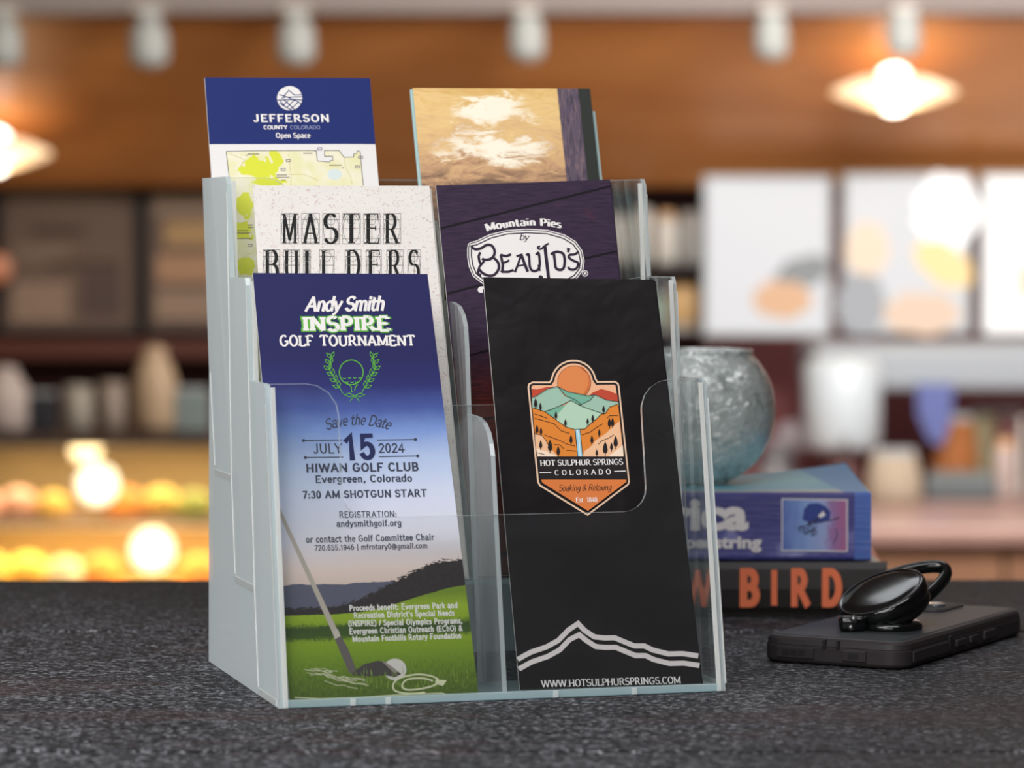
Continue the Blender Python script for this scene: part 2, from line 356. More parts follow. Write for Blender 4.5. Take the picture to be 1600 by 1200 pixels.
def sans(text, bold=0):
    k = .125 + bold*2.4
    return glyphs(text, k*1.04, k*.9, 0, track=.05 + bold*1.2)
def smooth(pts, n=4):
    """Catmull-Rom through the points"""
    out = []; N = len(pts); cl = pts[0] == pts[-1]
    for i in range(N-1):
        p0 = pts[i-1] if i else (pts[-2] if cl else pts[0]); p1, p2 = pts[i], pts[i+1]; p3 = pts[i+2] if i+2 < N else (pts[1] if cl else p2)
        for k in range(n):
            t = k/n
            out.append(tuple(.5*(2*p1[d]+(p2[d]-p0[d])*t+(2*p0[d]-5*p1[d]+4*p2[d]-p3[d])*t*t+(3*p1[d]-p0[d]-3*p2[d]+p3[d])*t**3) for d in (0, 1)))
    return out + [pts[-1]]
class Page:
    """a flat printed face: local frame x right, y up, z out of the print, found by meeting camera rays with its real plane"""
    def __init__(s, O, X, Y):
        s.O = Vector(O); s.X = Vector(X).normalized(); Y = Vector(Y); s.Y = (Y - s.X*Y.dot(s.X)).normalized(); s.N = s.X.cross(s.Y)
        s.M = Matrix((( s.X.x, s.Y.x, s.N.x, s.O.x), (s.X.y, s.Y.y, s.N.y, s.O.y), (s.X.z, s.Y.z, s.N.z, s.O.z), (0, 0, 0, 1)))
        s.root = None; s.z0 = 0; s.k = 0
    def at(s, u, v):
        r = ray(u, v); t = (s.O-CAM).dot(s.N)/r.dot(s.N); P = CAM + r*t - s.O
        return (P.dot(s.X), P.dot(s.Y))
    def decal(s, name, polys, m, layer=1, label=None, px=False):
        if px: polys = [[s.at(*q) for q in p] for p in polys]
        V, Fc = [], []; z = s.z0 + .00005*layer
        for j, p in enumerate(polys):
            zz = z + (j % 11)*.000007        # overlapping strokes never share one plane
            i = len(V); V += [(q[0], q[1], zz) for q in p]; Fc.append(list(range(i, i+len(p))))
        o = obj(name, V, Fc, m, s.root)
        # all print faces look outwards
        for f in o.data.polygons:
            if f.normal.z < 0: f.flip()
        if label: o['label'] = label
        return o
    def text(s, P, wid, p0, p1, h, m, layer=2, name='lettering', sag=0, label=None, off=(0, 0), rise=0):
        """P in cap-height units; baseline from pixel p0 to pixel p1; h = cap height in pixels; sag>0 bows the line upwards"""
        a = s.at(*p0); b = s.at(*p1); t = s.at(p0[0], p0[1]-h); sy = abs(t[1]-a[1])
        dx, dy = (b[0]-a[0])/wid, (b[1]-a[1])/wid
        l = math.hypot(dx, dy); nx, ny = -dy/l, dx/l
        out = []
        for p in P:
            q2 = []
            for (x, y) in p:
                bow = sag*(1-(2*x/wid-1)**2)*sy; dr = -sag*sy*4*(2*x/wid-1)/(wid*l)  # slope of the bow
                c = math.cos(math.atan(dr)); sn = math.sin(math.atan(dr))
                yy = y*sy
                q2.append((a[0]+dx*x+nx*yy*c - sn*yy*(dx/l) + off[0], a[1]+dy*x+ny*yy*c + bow + off[1]))
            out.append(q2)
        return s.decal(name, out, m, layer, label)
    def line(s, pts, wpx, m, name='rule', layer=2, px=True, label=None):
        q = [s.at(*p) for p in pts] if px else pts
        k = wpx * .00033 if px else wpx
        return s.decal(name, ribbon(q, lambda a: k), m, layer, label)
# ------------------------------------------------------------------ the room and the cafe far behind
PT = lambda u, v, y: atY(u, v, y)
def prect(name, u0, v0, u1, v1, y, dep, m, parent=None, bev=.01, kind=None):
    """box whose front face, at distance y, spans these pixels of the planning frame"""
    a = PT(u0, v1, y); b = PT(u1, v0, y)
    o = box(name, (a.x, y, a.z), (b.x, y+dep, b.z), m, parent, bev, 2)
    if kind: o['kind'] = kind
    return o
FLOOR_Z = -1.05; ROOM_L, ROOM_R, ROOM_B, ROOM_F, CEIL = -4.2, 4.2, 11.4, -2.2, 1.95
wall_m = rgb('cafe_wall', 66, 34, 30, .8)
maroon = rgb('maroon_wall', 136, 78, 80, .75)
plaster = rgb('plaster', 96, 88, 82, .9)
ceil_m = rgb('ceiling_paint', 180, 170, 165, .9)
def wood_fn(c1, c2, sx=1., sz=14.):
    def fn(t, b):
        v = t.mapp(t.coord('Object'), (sx, sx, sz)); n = t.noise(v, 2.2, 5, .6, .6)
        return t.ramp(n, [(.25, srgb(*c1)), (.75, srgb(*c2))])
    return fn
tan_floor = mat('floor_tile', rough=.5, fn=lambda t, b: t.ramp(t.noise(t.coord('Object'), 3, 4), [(.3, srgb(110, 90, 75)), (.7, srgb(140, 118, 98))]))
box('floor', (ROOM_L, ROOM_F, FLOOR_Z-.1), (ROOM_R, ROOM_B, FLOOR_Z), tan_floor)['kind'] = 'structure'
box('ceiling', (ROOM_L, ROOM_F, CEIL), (ROOM_R, ROOM_B, CEIL+.1), ceil_m)['kind'] = 'structure'
box('wall_back', (ROOM_L, ROOM_B, FLOOR_Z), (ROOM_R, ROOM_B+.1, CEIL), wall_m)['kind'] = 'structure'
box('wall_left', (ROOM_L-.1, ROOM_F, FLOOR_Z), (ROOM_L, ROOM_B, CEIL), plaster)['kind'] = 'structure'
box('wall_right', (ROOM_R, ROOM_F, FLOOR_Z), (ROOM_R+.1, ROOM_B, CEIL), plaster)['kind'] = 'structure'
box('wall_front', (ROOM_L, ROOM_F-.1, FLOOR_Z), (ROOM_R, ROOM_F, CEIL), plaster)['kind'] = 'structure'
# sloping timber soffit over the counters, grey bulkhead edge in front of it
orange = mat('soffit_timber', rough=.45, fn=wood_fn((176, 112, 52), (206, 142, 84), .5, 6))
zt = PT(800, 24, 10.0).z; zb = PT(800, 290, 11.0).z
obj('trim_1', [(ROOM_L, 10.0, zt), (ROOM_R, 10.0, zt), (ROOM_R, 11.0, zb), (ROOM_L, 11.0, zb),
               (ROOM_L, 10.0, zt+.06), (ROOM_R, 10.0, zt+.06), (ROOM_R, ROOM_B, zb+.06), (ROOM_L, ROOM_B, zb+.06), (ROOM_R, ROOM_B, zb), (ROOM_L, ROOM_B, zb)],
    [(0, 1, 2, 3), (4, 7, 6, 5), (0, 4, 5, 1), (3, 2, 8, 9), (9, 8, 6, 7), (0, 3, 9, 7, 4), (1, 5, 6, 8, 2)], orange)['kind'] = 'structure'
bulk = rgb('bulkhead_grey', 118, 110, 107, .8)
box('trim_2', (ROOM_L, 9.9, zt), (ROOM_R, 10.0, CEIL), bulk)['kind'] = 'structure'
# maroon wall panel, right
a = PT(1100, 800, 11.3); b = PT(1700, 520, 11.3)
box('trim_3', (a.x, 11.3, FLOOR_Z), (ROOM_R, ROOM_B, zb), maroon)['kind'] = 'structure'

# track lights
white_lamp = rgb('lamp_white', 150, 155, 154, .6)
def track_light(u, w_, vb, y, label):
    p = PT(u, vb, y); r = PT(u+w_/2, vb, y).x - p.x; top = PT(u, 20, y).z
    t = thing('track_light', label, 'light', (p.x, y, p.z), group='spotlights along the bulkhead')
    lathe('lamp_body', [(0, 0), (r*.6, .0), (r*.93, .012), (r, .03), (r*.98, .09), (r*.8, .125), (r*.4, .135), (0, .137)], white_lamp, t, 24)
    lathe('stem', [(0, .13), (r*.55, .13), (r*.55, top-p.z+.012), (0, top-p.z+.012)], white_lamp, t, 16)
    lathe('lens', [(0, -.003), (r*.55, -.003), (r*.55, .004)], rgb('lens', 190, 190, 185, .3), t, 24)
    mt = rgb('mount', 170, 165, 160, .5)
    box('mount', (-r*.7, -.03, top-p.z), (r*.7, 9.9-y, top-p.z+.02), mt, t)
for u, w_, vb, lb in [(4, 62, 104, 'white spotlight at the left edge, cut by the frame'), (233, 62, 104, 'white spotlight above the left menu boards'),
                      (463, 60, 100, 'white spotlight above the blue map brochure'), (823, 56, 94, 'white spotlight above the sunset brochure'),
                      (1205, 54, 92, 'white spotlight above the plain white menu panel'), (1412, 54, 88, 'white spotlight right above the glowing round lamp')]:
    track_light(u, w_, vb, 9.8, lb)
# downlights: their oval glow on the timber is built as a glowing dish
glow = mat('lamp_glow', (1, .9, .7, 1), emit=(1, .66, .36, 1), es=.95)
bulb_m = mat('bulb_glow', (1, 1, 1, 1), emit=(1, .95, .85, 1), es=7)
rod_m = rgb('brass_rod', 140, 110, 70, .4, metal=.6)
def downlight(u, v, y, rw, label):
    p = PT(u, v, y); k = y/F
    t = thing('downlight', label, 'lamp', tuple(p), group='downlights with dish-shaped glow')
    lathe('glow_dish', [(rw*k, -.012), (rw*k*.97, .0), (rw*k*.55, .035), (.02, .05), (0, .05)], glow, t, 40)
    lathe('glow_dish', [(0, -.062), (rw*k*.35, -.056), (rw*k*.75, -.035), (rw*k, -.012)], glow, t, 40)
    lathe('bulb', [(0, -.072)]+[(.062*math.cos(math.radians(a)), .0+.075*math.sin(math.radians(a))) for a in range(-75, 80, 15)]+[(0, .075)], bulb_m, t, 24)
    tube('rod', [(0, 0, .05), (0, 0, PT(u, v, y).z*0 + (zt + (zb-zt)*(y-10.0)) - p.z + .002)], .006, rod_m, t)
    point('downlight_light', (p.x, y-.12, p.z-.1), 3.2, (1, .72, .42), .05)
downlight(1397, 140, 10.15, 98, 'downlight at the upper right, its oval glow built as a shallow dish')
downlight(-8, 236, 10.5, 88, 'downlight cut off by the left edge, its oval glow built as a shallow dish')

# menu boards, left (dark) and right (lit)
board_m = rgb('menu_board_dark', 92, 76, 66, .7); frame_m = rgb('board_frame', 38, 30, 28, .6)
chalk = rgb('menu_lines', 150, 125, 98, .8); chalk2 = rgb('menu_lines_dark', 62, 48, 42, .8)
def menu_dark(u0, u1, v0, v1, y, label, lines):
    a = PT(u0, v1, y); b = PT(u1, v0, y)
    t = thing('menu_board', label, 'menu board', (a.x, y, a.z), group='dark menu boards left of the counter')
    W_, H_ = b.x-a.x, b.z-a.z
    box('board', (0, 0, 0), (W_, .03, H_), board_m, t)
    for lo, hi in [((-.02, -.012, -.02), (0, .03, H_+.02)), ((W_, -.012, -.02), (W_+.02, .03, H_+.02)), ((0, -.012, -.02), (W_, .03, 0)), ((0, -.012, H_), (W_, .03, H_+.02))]:
        box('frame_bar', lo, hi, frame_m, t)
    for (x0, z0, x1, z1, m_) in lines:
        box('menu_line', (x0*W_, -.003, z0*H_), (x1*W_, .001, z1*H_), m_, t)
menu_dark(8, 208, 292, 512, 11.2, 'dark menu board at the far left of the back wall',
    [(.05, .86, .8, .95, rgb('ml1', 104, 88, 78, .8)), (.22, .66, .62, .72, chalk2), (.08, .48, .5, .58, rgb('ml2', 112, 96, 84, .8)), (.35, .42, .9, .47, chalk2), (.06, .05, .5, .32, rgb('ml3', 132, 112, 98, .8)), (.6, .08, .9, .4, rgb('ml4', 74, 60, 58, .8))])
menu_dark(236, 420, 292, 512, 11.2, 'dark menu board with tan lines just left of the brochure holder',
    [(.02, .8, .9, .94, rgb('ml5', 128, 110, 96, .8)), (.12, .58, .8, .76, rgb('ml6', 156, 128, 90, .8)), (.05, .32, .85, .52, rgb('ml7', 154, 122, 96, .8)), (.04, .06, .8, .26, rgb('ml8', 138, 118, 102, .8))])
menu_dark(-230, -20, 292, 512, 11.2, 'dark menu board beyond the left edge', [(.1, .7, .8, .9, chalk), (.1, .2, .6, .5, chalk2)])
menu_dark(450, 700, 292, 512, 11.2, 'dark menu board hidden behind the brochures', [(.1, .7, .8, .9, chalk), (.1, .2, .6, .5, chalk)])
cap = thing('wall_sign', 'round copper wall sign at the left edge beside the dark menu boards', 'sign', tuple(PT(-6, 420, 11.1)))
cap.rotation_euler = (PI/2, 0, 0)
lathe('sign_disc', [(0, .02), (.045, .02), (.055, .01), (.055, -.02)], rgb('copper', 180, 120, 90, .4), cap, 24)
rail = rgb('red_brown_rail', 74, 30, 16, .5)
o = box('shelf_board', (-3.2, 11.12, PT(0, 560, 11.1).z), (-.5, 11.4, PT(0, 530, 11.1).z), rail); tag(o, 'red-brown timber rail below the dark menu boards', 'rail')

lit_white = mat('lit_panel', (.12, .12, .12, 1), emit=(.90, .92, .96, 1), es=.63)
lit_bright = mat('lit_panel_bright', (.2, .2, .2, 1), emit=(1, .98, .96, 1), es=.95)
alu = rgb('panel_frame', 150, 158, 162, .4)
def pic(u, v, ru, rv, y, col, es, par, base, name='food_picture', rot=0):
    p = PT(u, v, y) - Vector(base); k = y/F; n = 20
    pts = [(math.cos(2*PI*i/n)*ru*k*(1+.1*math.sin(3*i)), math.sin(2*PI*i/n)*rv*k*(1+.1*math.cos(2*i))) for i in range(n)]
    c, s_ = math.cos(rot), math.sin(rot)
    m_ = mat('pic_%d_%d_%d_%d' % (*col, int(es*100)), tuple(c*.15 for c in srgb(*col)[:3])+(1,), .6, emit=srgb(*col), es=es*.9)
    return prism(name, [(x*c-z*s_, x*s_+z*c) for x, z in pts], .004, m_, par, lambda x, z, h: (p.x+x, p.y+h, p.z+z))
def menu_lit(u0, u1, v0, v1, y, label, pics, m_):
    a = PT(u0, v1, y); b = PT(u1, v0, y)
    t = thing('lit_menu_panel', label, 'menu board', (a.x, y, a.z), group='backlit white menu panels')
    W_, H_ = b.x-a.x, b.z-a.z
    box('panel', (0, 0, 0), (W_, .06, H_), m_, t, .008)
    for lo, hi in [((-.012, -.004, -.012), (0, .06, H_+.012)), ((W_, -.004, -.012), (W_+.012, .06, H_+.012)), ((0, -.004, -.012), (W_, .06, 0)), ((0, -.004, H_), (W_, .06, H_+.012))]:
        box('frame_bar', lo, hi, alu, t)
    for i, (u, v, ru, rv, c, es, rot) in enumerate(pics): pic(u, v, ru, rv, y-.004-.002*i, c, es, t, (a.x, y, a.z), rot=rot)
menu_lit(1104, 1294, 280, 520, 10.8, 'backlit white menu panel with one orange pastry picture',
    [(1255, 425, 46, 24, (170, 175, 178), .55, .3), (1222, 468, 46, 30, (238, 190, 150), .8, 0)], lit_white)
menu_lit(1322, 1512, 276, 516, 10.8, 'backlit white menu panel with yellow and peach food pictures',
    [(1355, 390, 34, 44, (250, 226, 200), .9, 0), (1480, 330, 50, 60, (255, 255, 255), 1.3, 0), (1475, 412, 52, 30, (255, 222, 160), 1.05, -.6), (1345, 475, 40, 50, (196, 200, 206), .6, 0),
     (1440, 490, 60, 34, (245, 215, 190), .85, 0)], lit_white)
menu_lit(1538, 1730, 276, 520, 10.8, 'brightest backlit menu panel cut by the right edge', [(1604, 440, 14, 30, (255, 225, 190), .9, 0)], lit_bright)

# glassware and jars seen between the menu boards and the holder
cream = rgb('cream_glaze', 190, 188, 182, .5); dark_bk = rgb('near_black', 40, 38, 38, .6)
tan = rgb('tan_lid', 200, 160, 118, .5)
def shelf(u0, u1, v, y, dep, m, label, th=10):
    a = PT(u0, v+th, y); b = PT(u1, v, y)
    return tag(box('shelf', (a.x, y, a.z), (b.x, y+dep, b.z), m, None, .003), label, 'shelf'), b.z
_, zs = shelf(900, 1092, 412, 10.9, .4, dark_bk, 'dark wall shelf of cream jars right of the holder')
def jar(u, y, wpx, hpx, z, m_body, lid, label, group, name='jar', cat='jar', lidm=None):
    k = y/F; x = PT(u, 400, y).x; r = wpx/2*k; h = hpx*k
    t = thing(name, label, cat, (x, y, z), group=group)
    lathe('body', [(0, 0), (r*.85, 0), (r, h*.08), (r, h*.75), (r*.8, h*.88), (r*.6, h*.92), (0, h*.92)], m_body, t, 24)
    if lid: lathe('lid', [(r*.72, h*.9), (r*.74, h), (r*.6, h*1.04), (0, h*1.05)], lidm or tan, t, 24)
    return t
g = 'cream jars on the dark shelf'
jar(962, 11.0, 44, 82, zs, cream, False, 'cream jar hard against the right edge of the purple brochure', g)
jar(1004, 11.05, 34, 95, zs, cream, False, 'tall cream jar behind the clear holder corner', g)
jar(1041, 10.98, 36, 78, zs, cream, True, 'cream jar with a tan lid on the shelf', g)
jar(1078, 11.05, 32, 88, zs, cream, False, 'tall cream jar beside the white menu panel', g)
_, zs2 = shelf(900, 1092, 508, 10.9, .4, rgb('shelf_grey', 150, 148, 144, .6), 'grey wall shelf below the cream jars')
jar(1068, 11.0, 52, 66, zs2, rgb('tan_tin', 196, 160, 110, .5), False, 'squat tan canister on the lower grey shelf', 'canisters', 'canister', 'canister')
jar(1020, 11.0, 40, 50, zs2, rgb('mint_tin', 180, 205, 195, .5), False, 'pale mint canister on the lower grey shelf', 'canisters', 'canister', 'canister')
_, zs3 = shelf(560, 1092, 600, 10.9, .4, rgb('shelf_grey', 150, 148, 144, .6), 'long grey shelf lowest behind the holder')

# right-hand service hood and counter with things on it
hood = rgb('hood_white', 150, 160, 170, .6)
h0 = prect('extractor_hood', 1272, 540, 1760, 612, 10.3, .6, hood, None, .03); tag(h0, 'pale grey hood running below the white menu panels', 'hood')
zc = PT(1400, 776, 10.0).z                                        # counter top height
ctop = mat('counter_stone', rough=.35, fn=lambda t, b: t.ramp(t.noise(t.coord('Object'), 4, 3), [(.3, srgb(146, 116, 108)), (.7, srgb(160, 130, 122))]))
cfront = mat('counter_timber', rough=.5, fn=wood_fn((118, 84, 62), (138, 102, 78), .6, 5))
yf = (HC-zc)/((PT(1400, 822, 9).z-HC)/-9)
cn = thing('service_counter', 'stone-topped timber service counter across the right background', 'counter', (.3, yf, FLOOR_Z))
box('worktop', (-.1, -.04, zc-FLOOR_Z-.05), (3.4, 10.95-yf, zc-FLOOR_Z), ctop, cn, .01, 2)
for i in range(6): box('front_panel', (-.06+i*.57, 0, .1), (-.06+i*.57+.56, .03, zc-FLOOR_Z-.05), cfront, cn, .004)
box('plinth', (-.05, .04, 0), (3.35, .3, .1), dark_bk, cn)
box('carcass', (-.05, .03, .1), (3.35, 10.9-yf, zc-FLOOR_Z-.05), dark_bk, cn)
def onc(u, y): return PT(u, 500, y).x
def dispenser(u, y, wpx, v_top, m_, label, name, cat, group=None, base=.0):
    k = y/F; x = onc(u, y); W_ = wpx*k; H_ = PT(u, v_top, y).z - zc
    t = thing(name, label, cat, (x, y, zc), group=group)
    lathe('body', [(0, 0), (W_*.4, 0), (W_*.42, .02), (W_*.3, H_*.35), (W_*.36, H_*.5), (W_*.5, H_*.62), (W_*.5, H_*.9), (W_*.42, H_), (0, H_)], m_, t, 28)
    lathe('cap', [(W_*.3, H_), (W_*.3, H_+.02), (0, H_+.03)], alu, t, 20)
    return t
ww = rgb('bright_white', 235, 240, 243, .3)
dk_tank = rgb('tank_base', 96, 62, 62, .5)
t = thing('drink_dispenser', 'large white round drink dispenser on a dark stand', 'dispenser', (onc(1316, 10.05), 10.05, zc))
H1 = PT(1316, 704, 10.05).z - zc; H2 = PT(1316, 562, 10.05).z - zc; r_ = 60*10.2/F
lathe('stand', [(0, 0), (r_*.6, 0), (r_*.62, .02), (r_*.45, .04), (r_*.45, H1)], dk_tank, t, 24)
lathe('tank', [(0, H1), (r_*.8, H1), (r_, H1+.03), (r_, H2-.03), (r_*.85, H2), (0, H2)], mat('tank_white', srgb(186, 198, 206), .4), t, 32)
lathe('tap', [(0, -.02), (.012, -.02), (.012, .02), (0, .02)], alu, t, 12, (0, -r_-.01, H1+.04))
t = thing('wall_clock', 'small round pale clock face left of the white dispenser', 'clock', tuple(PT(1238, 684, 10.9)))
t.rotation_euler = (PI/2, 0, 0)
lathe('dial', [(0, .01), (.05, .01), (.056, .0), (.056, -.02)], rgb('clock_face', 190, 186, 196, .4), t, 28)
t = thing('jug', 'dark jug with a grey base left of the white dispenser', 'jug', (onc(1215, 10.3), 10.3, zc))
lathe('body', [(0, 0), (.06, 0), (.066, .04), (.05, .1), (.03, .13), (.034, .15), (0, .15)], rgb('jug_grey', 130, 130, 135, .4), t, 24)
lathe('collar', [(.051, .095), (.056, .1), (.05, .115)], rgb('jug_navy', 34, 44, 60, .4), t, 24)
# blue banner hanging from the hood
bp = PT(1462, 600, 10.28)
ban = prism('banner', [(-.062, 0), (.058, 0), (.05, -.12), (.02, -.20), (-.02, -.18), (-.056, -.10)], .006, rgb('banner_blue', 92, 104, 160, .8), None, lambda x, z, h: (bp.x+x, bp.y+h, bp.z+z))
tag(ban, 'periwinkle blue cloth banner hanging below the pale hood', 'banner')
def bag(u, wpx, v_top, y, m_, label, grp, name='coffee_bag', cat='bag'):
    k = y/F; W_ = wpx*k/2; H_ = PT(u, v_top, y).z-zc; D_ = W_*.6
    t = thing(name, label, cat, (onc(u, y), y, zc), group=grp)
    V = []
    for z, s_, d_ in [(0, .92, 1), (H_*.1, 1, 1.05), (H_*.55, 1, .95), (H_*.85, .9, .4), (H_, .86, .1)]:
        V += [(-W_*s_, -D_*d_, z), (W_*s_, -D_*d_, z), (W_*s_, D_*d_, z), (-W_*s_, D_*d_, z)]
    Fc = [(3, 2, 1, 0), (16, 17, 18, 19)] + [(4*i+j, 4*i+(j+1) % 4, 4*i+4+(j+1) % 4, 4*i+4+j) for i in range(4) for j in range(4)]
    obj('pouch', V, Fc, m_, t, True)
    box('fold_clip', (-W_*.8, -.012, H_-.012), (W_*.8, .012, H_+.01), alu, t)
bag(1398, 78, 706, 9.75, rgb('cream_bag', 160, 146, 128, .8), 'cream paper coffee bag right of the white dispenser', 'bags on the counter')
bag(1492, 66, 652, 10.4, rgb('orange_bag', 150, 92, 46, .8), 'tall orange-brown bag at the right of the counter', 'bags on the counter')
bag(1538, 40, 640, 10.5, rgb('olive_bag', 120, 112, 84, .6), 'olive bag beside the orange-brown bag', 'bags on the counter')
bag(1578, 52, 640, 10.5, rgb('maroon_bag', 84, 42, 40, .6), 'dark maroon bag at the right edge', 'bags on the counter')
t = thing('tray_box', 'low dark teal tray in front of the orange-brown bag', 'tray', (onc(1500, 9.9), 9.9, zc))
bm = bmesh.new(); bx(bm, (-.11, -.05, 0), (.11, .05, .07), .01, 2); bmobj('tray', bm, rgb('teal_grey', 84, 92, 96, .5), t)
for i in range(3): box('napkin_pack', (-.09+i*.062, -.035, .07), (-.09+i*.062+.052, .035, .085), rgb('pack', 108, 118, 116, .6), t)
jar(1572, 9.9, 36, 90, zc, rgb('grey_jar', 170, 155, 150, .5), True, 'pale grey jar near the right edge of the counter', None)
jar(1600, 9.9, 10, 140, zc, rgb('steel_rod', 190, 190, 186, .3), False, 'thin upright steel canister at the right edge', None, 'canister', 'canister')

# left: sideboard things above the pastry case
YC = 9.0
zcase = PT(100, 682, YC).z
k = YC/F
def lx(u): return PT(u, 600, YC+.25).x
darkc = rgb('case_frame', 52, 36, 28, .5)
warm_in = rgb('case_inner', 156, 130, 84, .6)
case = thing('pastry_case', 'glowing glass pastry case across the lower left background', 'display case', (PT(-120, 700, YC).x, YC, FLOOR_Z))
cx0 = PT(-120, 700, YC).x; CW = PT(560, 700, YC).x - cx0; CHh = zcase-FLOOR_Z
z_lo = PT(0, 930, YC).z-FLOOR_Z; z_mid = PT(0, 818, YC).z-FLOOR_Z
box('top_board', (0, 0, CHh-.03), (CW, .62, CHh), darkc, case, .004)
box('base_cabinet', (0, .02, 0), (CW, .6, z_lo-.02), darkc, case, .004)
box('deck', (0, .02, z_lo-.02), (CW, .6, z_lo), warm_in, case)
box('glass_shelf', (0, .06, z_mid-.012), (CW, .56, z_mid), rgb('shelf_brown', 120, 90, 70, .5), case)
box('back_board', (0, .58, z_lo), (CW, .6, CHh-.03), warm_in, case)
for x in (0, CW-.02): box('end_panel', (x, .02, z_lo), (x+.02, .58, CHh-.03), darkc, case)
CG = clear_mat('case_glass', (.97, .99, .98), .01, (.9, .9, .9))
for i in range(3): box('glass_pane', (.02+i*(CW-.04)/3+.002, .004, z_lo), (.02+(i+1)*(CW-.04)/3-.002, .01, CHh-.03), CG, case)
strip = mat('led_strip', (1, .9, .7, 1), emit=(1, .80, .46, 1), es=.8)
box('light_strip', (.05, .08, CHh-.036), (CW-.05, .12, CHh-.03), strip, case)
box('light_strip', (.05, .08, z_mid-.018), (CW-.05, .12, z_mid-.012), strip, case)
area('case_light_upper', (cx0+CW/2, YC+.3, zcase-.05), (cx0+CW/2, YC+.3, -3), CW*.9, .3, 7, (1, .80, .50))
area('case_light_lower', (cx0+CW/2, YC+.3, FLOOR_Z+z_mid-.02), (cx0+CW/2, YC+.3, -3), CW*.9, .3, 11, (1, .70, .30))
bun_cols = [('bun_gold', 236, 190, 84), ('bun_orange', 240, 150, 50), ('bun_cream', 240, 220, 180), ('bun_pink', 236, 176, 150), ('bun_green', 176, 178, 70)]
def bun(u, y, wpx, z, ci, label, sq=1.0, glow_=False):
    x = PT(u, 700, y).x; r = wpx*.55*y/F; n_, R_, G_, B_ = bun_cols[ci]
    t = thing('pastry', label, 'pastry', (x, y, z), group='pastries in the glowing case')
    lathe('bun', [(0, 0), (r*.7, 0)]+[(r*math.cos(math.radians(a)), r*sq*(.55+.9*math.sin(math.radians(a)))) for a in range(-20, 90, 18)]+[(0, r*sq*1.45)], mat(n_, srgb(R_, G_, B_), .55), t, 20) if sq else None
    lathe('paper_cup', [(r*.62, 0), (r*.85, r*.22), (r*.8, r*.22), (r*.6, .002)], rgb('paper_cup', 225, 205, 170, .7), t, 20)
zA = FLOOR_Z+z_mid; zB = FLOOR_Z+z_lo
for u, y, w_, ci, lb in [(-30, 9.2, 60, 3, 'pink bun on the upper shelf cut by the left edge'), (28, 9.25, 56, 3, 'pink round bun leftmost on the upper shelf'),
        (82, 9.22, 50, 0, 'golden bun on the upper shelf left of the bright lamp'), (196, 9.2, 60, 1, 'orange bun on the upper shelf right of the bright lamp'), (252, 9.25, 58, 0, 'yellow bun on the upper shelf near the holder'), (304, 9.2, 54, 4, 'greenish bun on the upper shelf against the holder'),
        (372, 9.2, 60, 0, 'golden bun on the upper shelf behind the holder')]:
    bun(u, y, w_, zA, ci, lb)
for u, y, w_, ci, lb in [(-20, 9.2, 70, 0, 'golden bun on the lower deck cut by the left edge'), (42, 9.25, 64, 0, 'golden bun leftmost on the lower deck'), (100, 9.18, 62, 2, 'cream bun low in the case'),
        (158, 9.2, 66, 1, 'orange bun low in the case beside the bright lamp'), (310, 9.2, 66, 1, 'orange bun low in the case against the holder'), (380, 9.2, 64, 1, 'orange bun low in the case behind the holder')]:
    bun(u, y, w_, zB, ci, lb)
case_bulb = mat('case_bulb', (1, 1, 1, 1), emit=(1, .86, .62, 1), es=1.25)
def globe_lamp(u, v, y, rpx, label, zfoot, m_, pw):
    p = PT(u, v, y); r = rpx*y/F
    t = thing('globe_lamp', label, 'lamp', (p.x, y, zfoot), group='round lamps in the pastry case')
    h = p.z-zfoot
    lathe('foot', [(0, 0), (r*.5, 0), (r*.5, .008), (.008, .012), (.008, max(.013, h-r*.9))], rod_m, t, 16)
    lathe('globe', [(0, h-r)]+[(r*math.cos(math.radians(a)), h+r*math.sin(math.radians(a))) for a in range(-75, 80, 15)]+[(0, h+r)], m_, t, 24)
    if pw: point('globe_lamp_light', (p.x, y-.12, p.z), pw*1.2, (1, .75, .4), .04)
globe_lamp(152, 757, 9.13, 33, 'bright round lamp on the upper shelf of the pastry case', zA, case_bulb, 1.2)
globe_lamp(238, 860, 9.13, 34, 'bright round lamp low in the pastry case', zB, case_bulb, 1.2)
globe_lamp(134, 702, 9.4, 24, 'dim cream globe at the top of the pastry case', zA, mat('dim_globe', (1, .9, .7, 1), emit=(1, .72, .4, 1), es=1.1), 0)

g = 'crockery on top of the pastry case'
y = YC+.25
def stand_item(u, wpx, vt, m_, label, name, cat, shape):
    x = lx(u); r = wpx/2*y/F; h = PT(u, vt, y).z - zcase
    t = thing(name, label, cat, (x, y, zcase), group=g)
    if shape == 'box':
        box('body', (-r, -r*.6, 0), (r, r*.6, h*.92), m_, t, .01, 2); box('lid', (-r*.9, -r*.5, h*.92), (r*.9, r*.5, h), alu if m_ is not dark_bk else dark_bk, t, .004)
    elif shape == 'mug':
        lathe('body', [(0, 0), (r*.8, 0), (r, h*.15), (r, h), (r*.92, h), (r*.9, h*.2), (0, h*.15)], m_, t, 24)
        tube('handle', [(r*.95, 0, h*.75), (r*1.4, 0, h*.7), (r*1.45, 0, h*.35), (r*.95, 0, h*.25)], .008, m_, t)
    else:
        lathe('body', [(0, 0), (r*.8, 0), (r, h*.12), (r*.98, h*.6), (r*.7, h*.8), (r*.5, h*.86), (0, h*.86)], m_, t, 24)
        lathe('lid', [(r*.52, h*.85), (r*.55, h*.95), (r*.2, h), (0, h)], m_, t, 24)
stand_item(8, 78, 572, rgb('pale_mauve', 160, 148, 142, .6), 'pale domed jar at the left edge on the case top', 'jar', 'jar', 'jar')
stand_item(68, 46, 612, rgb('black_box', 24, 26, 32, .5), 'small black box between two pale jars', 'box', 'box', 'box')
stand_item(122, 44, 602, rgb('mug_grey', 130, 124, 114, .5), 'grey mug right of the black box', 'mug', 'mug', 'mug')
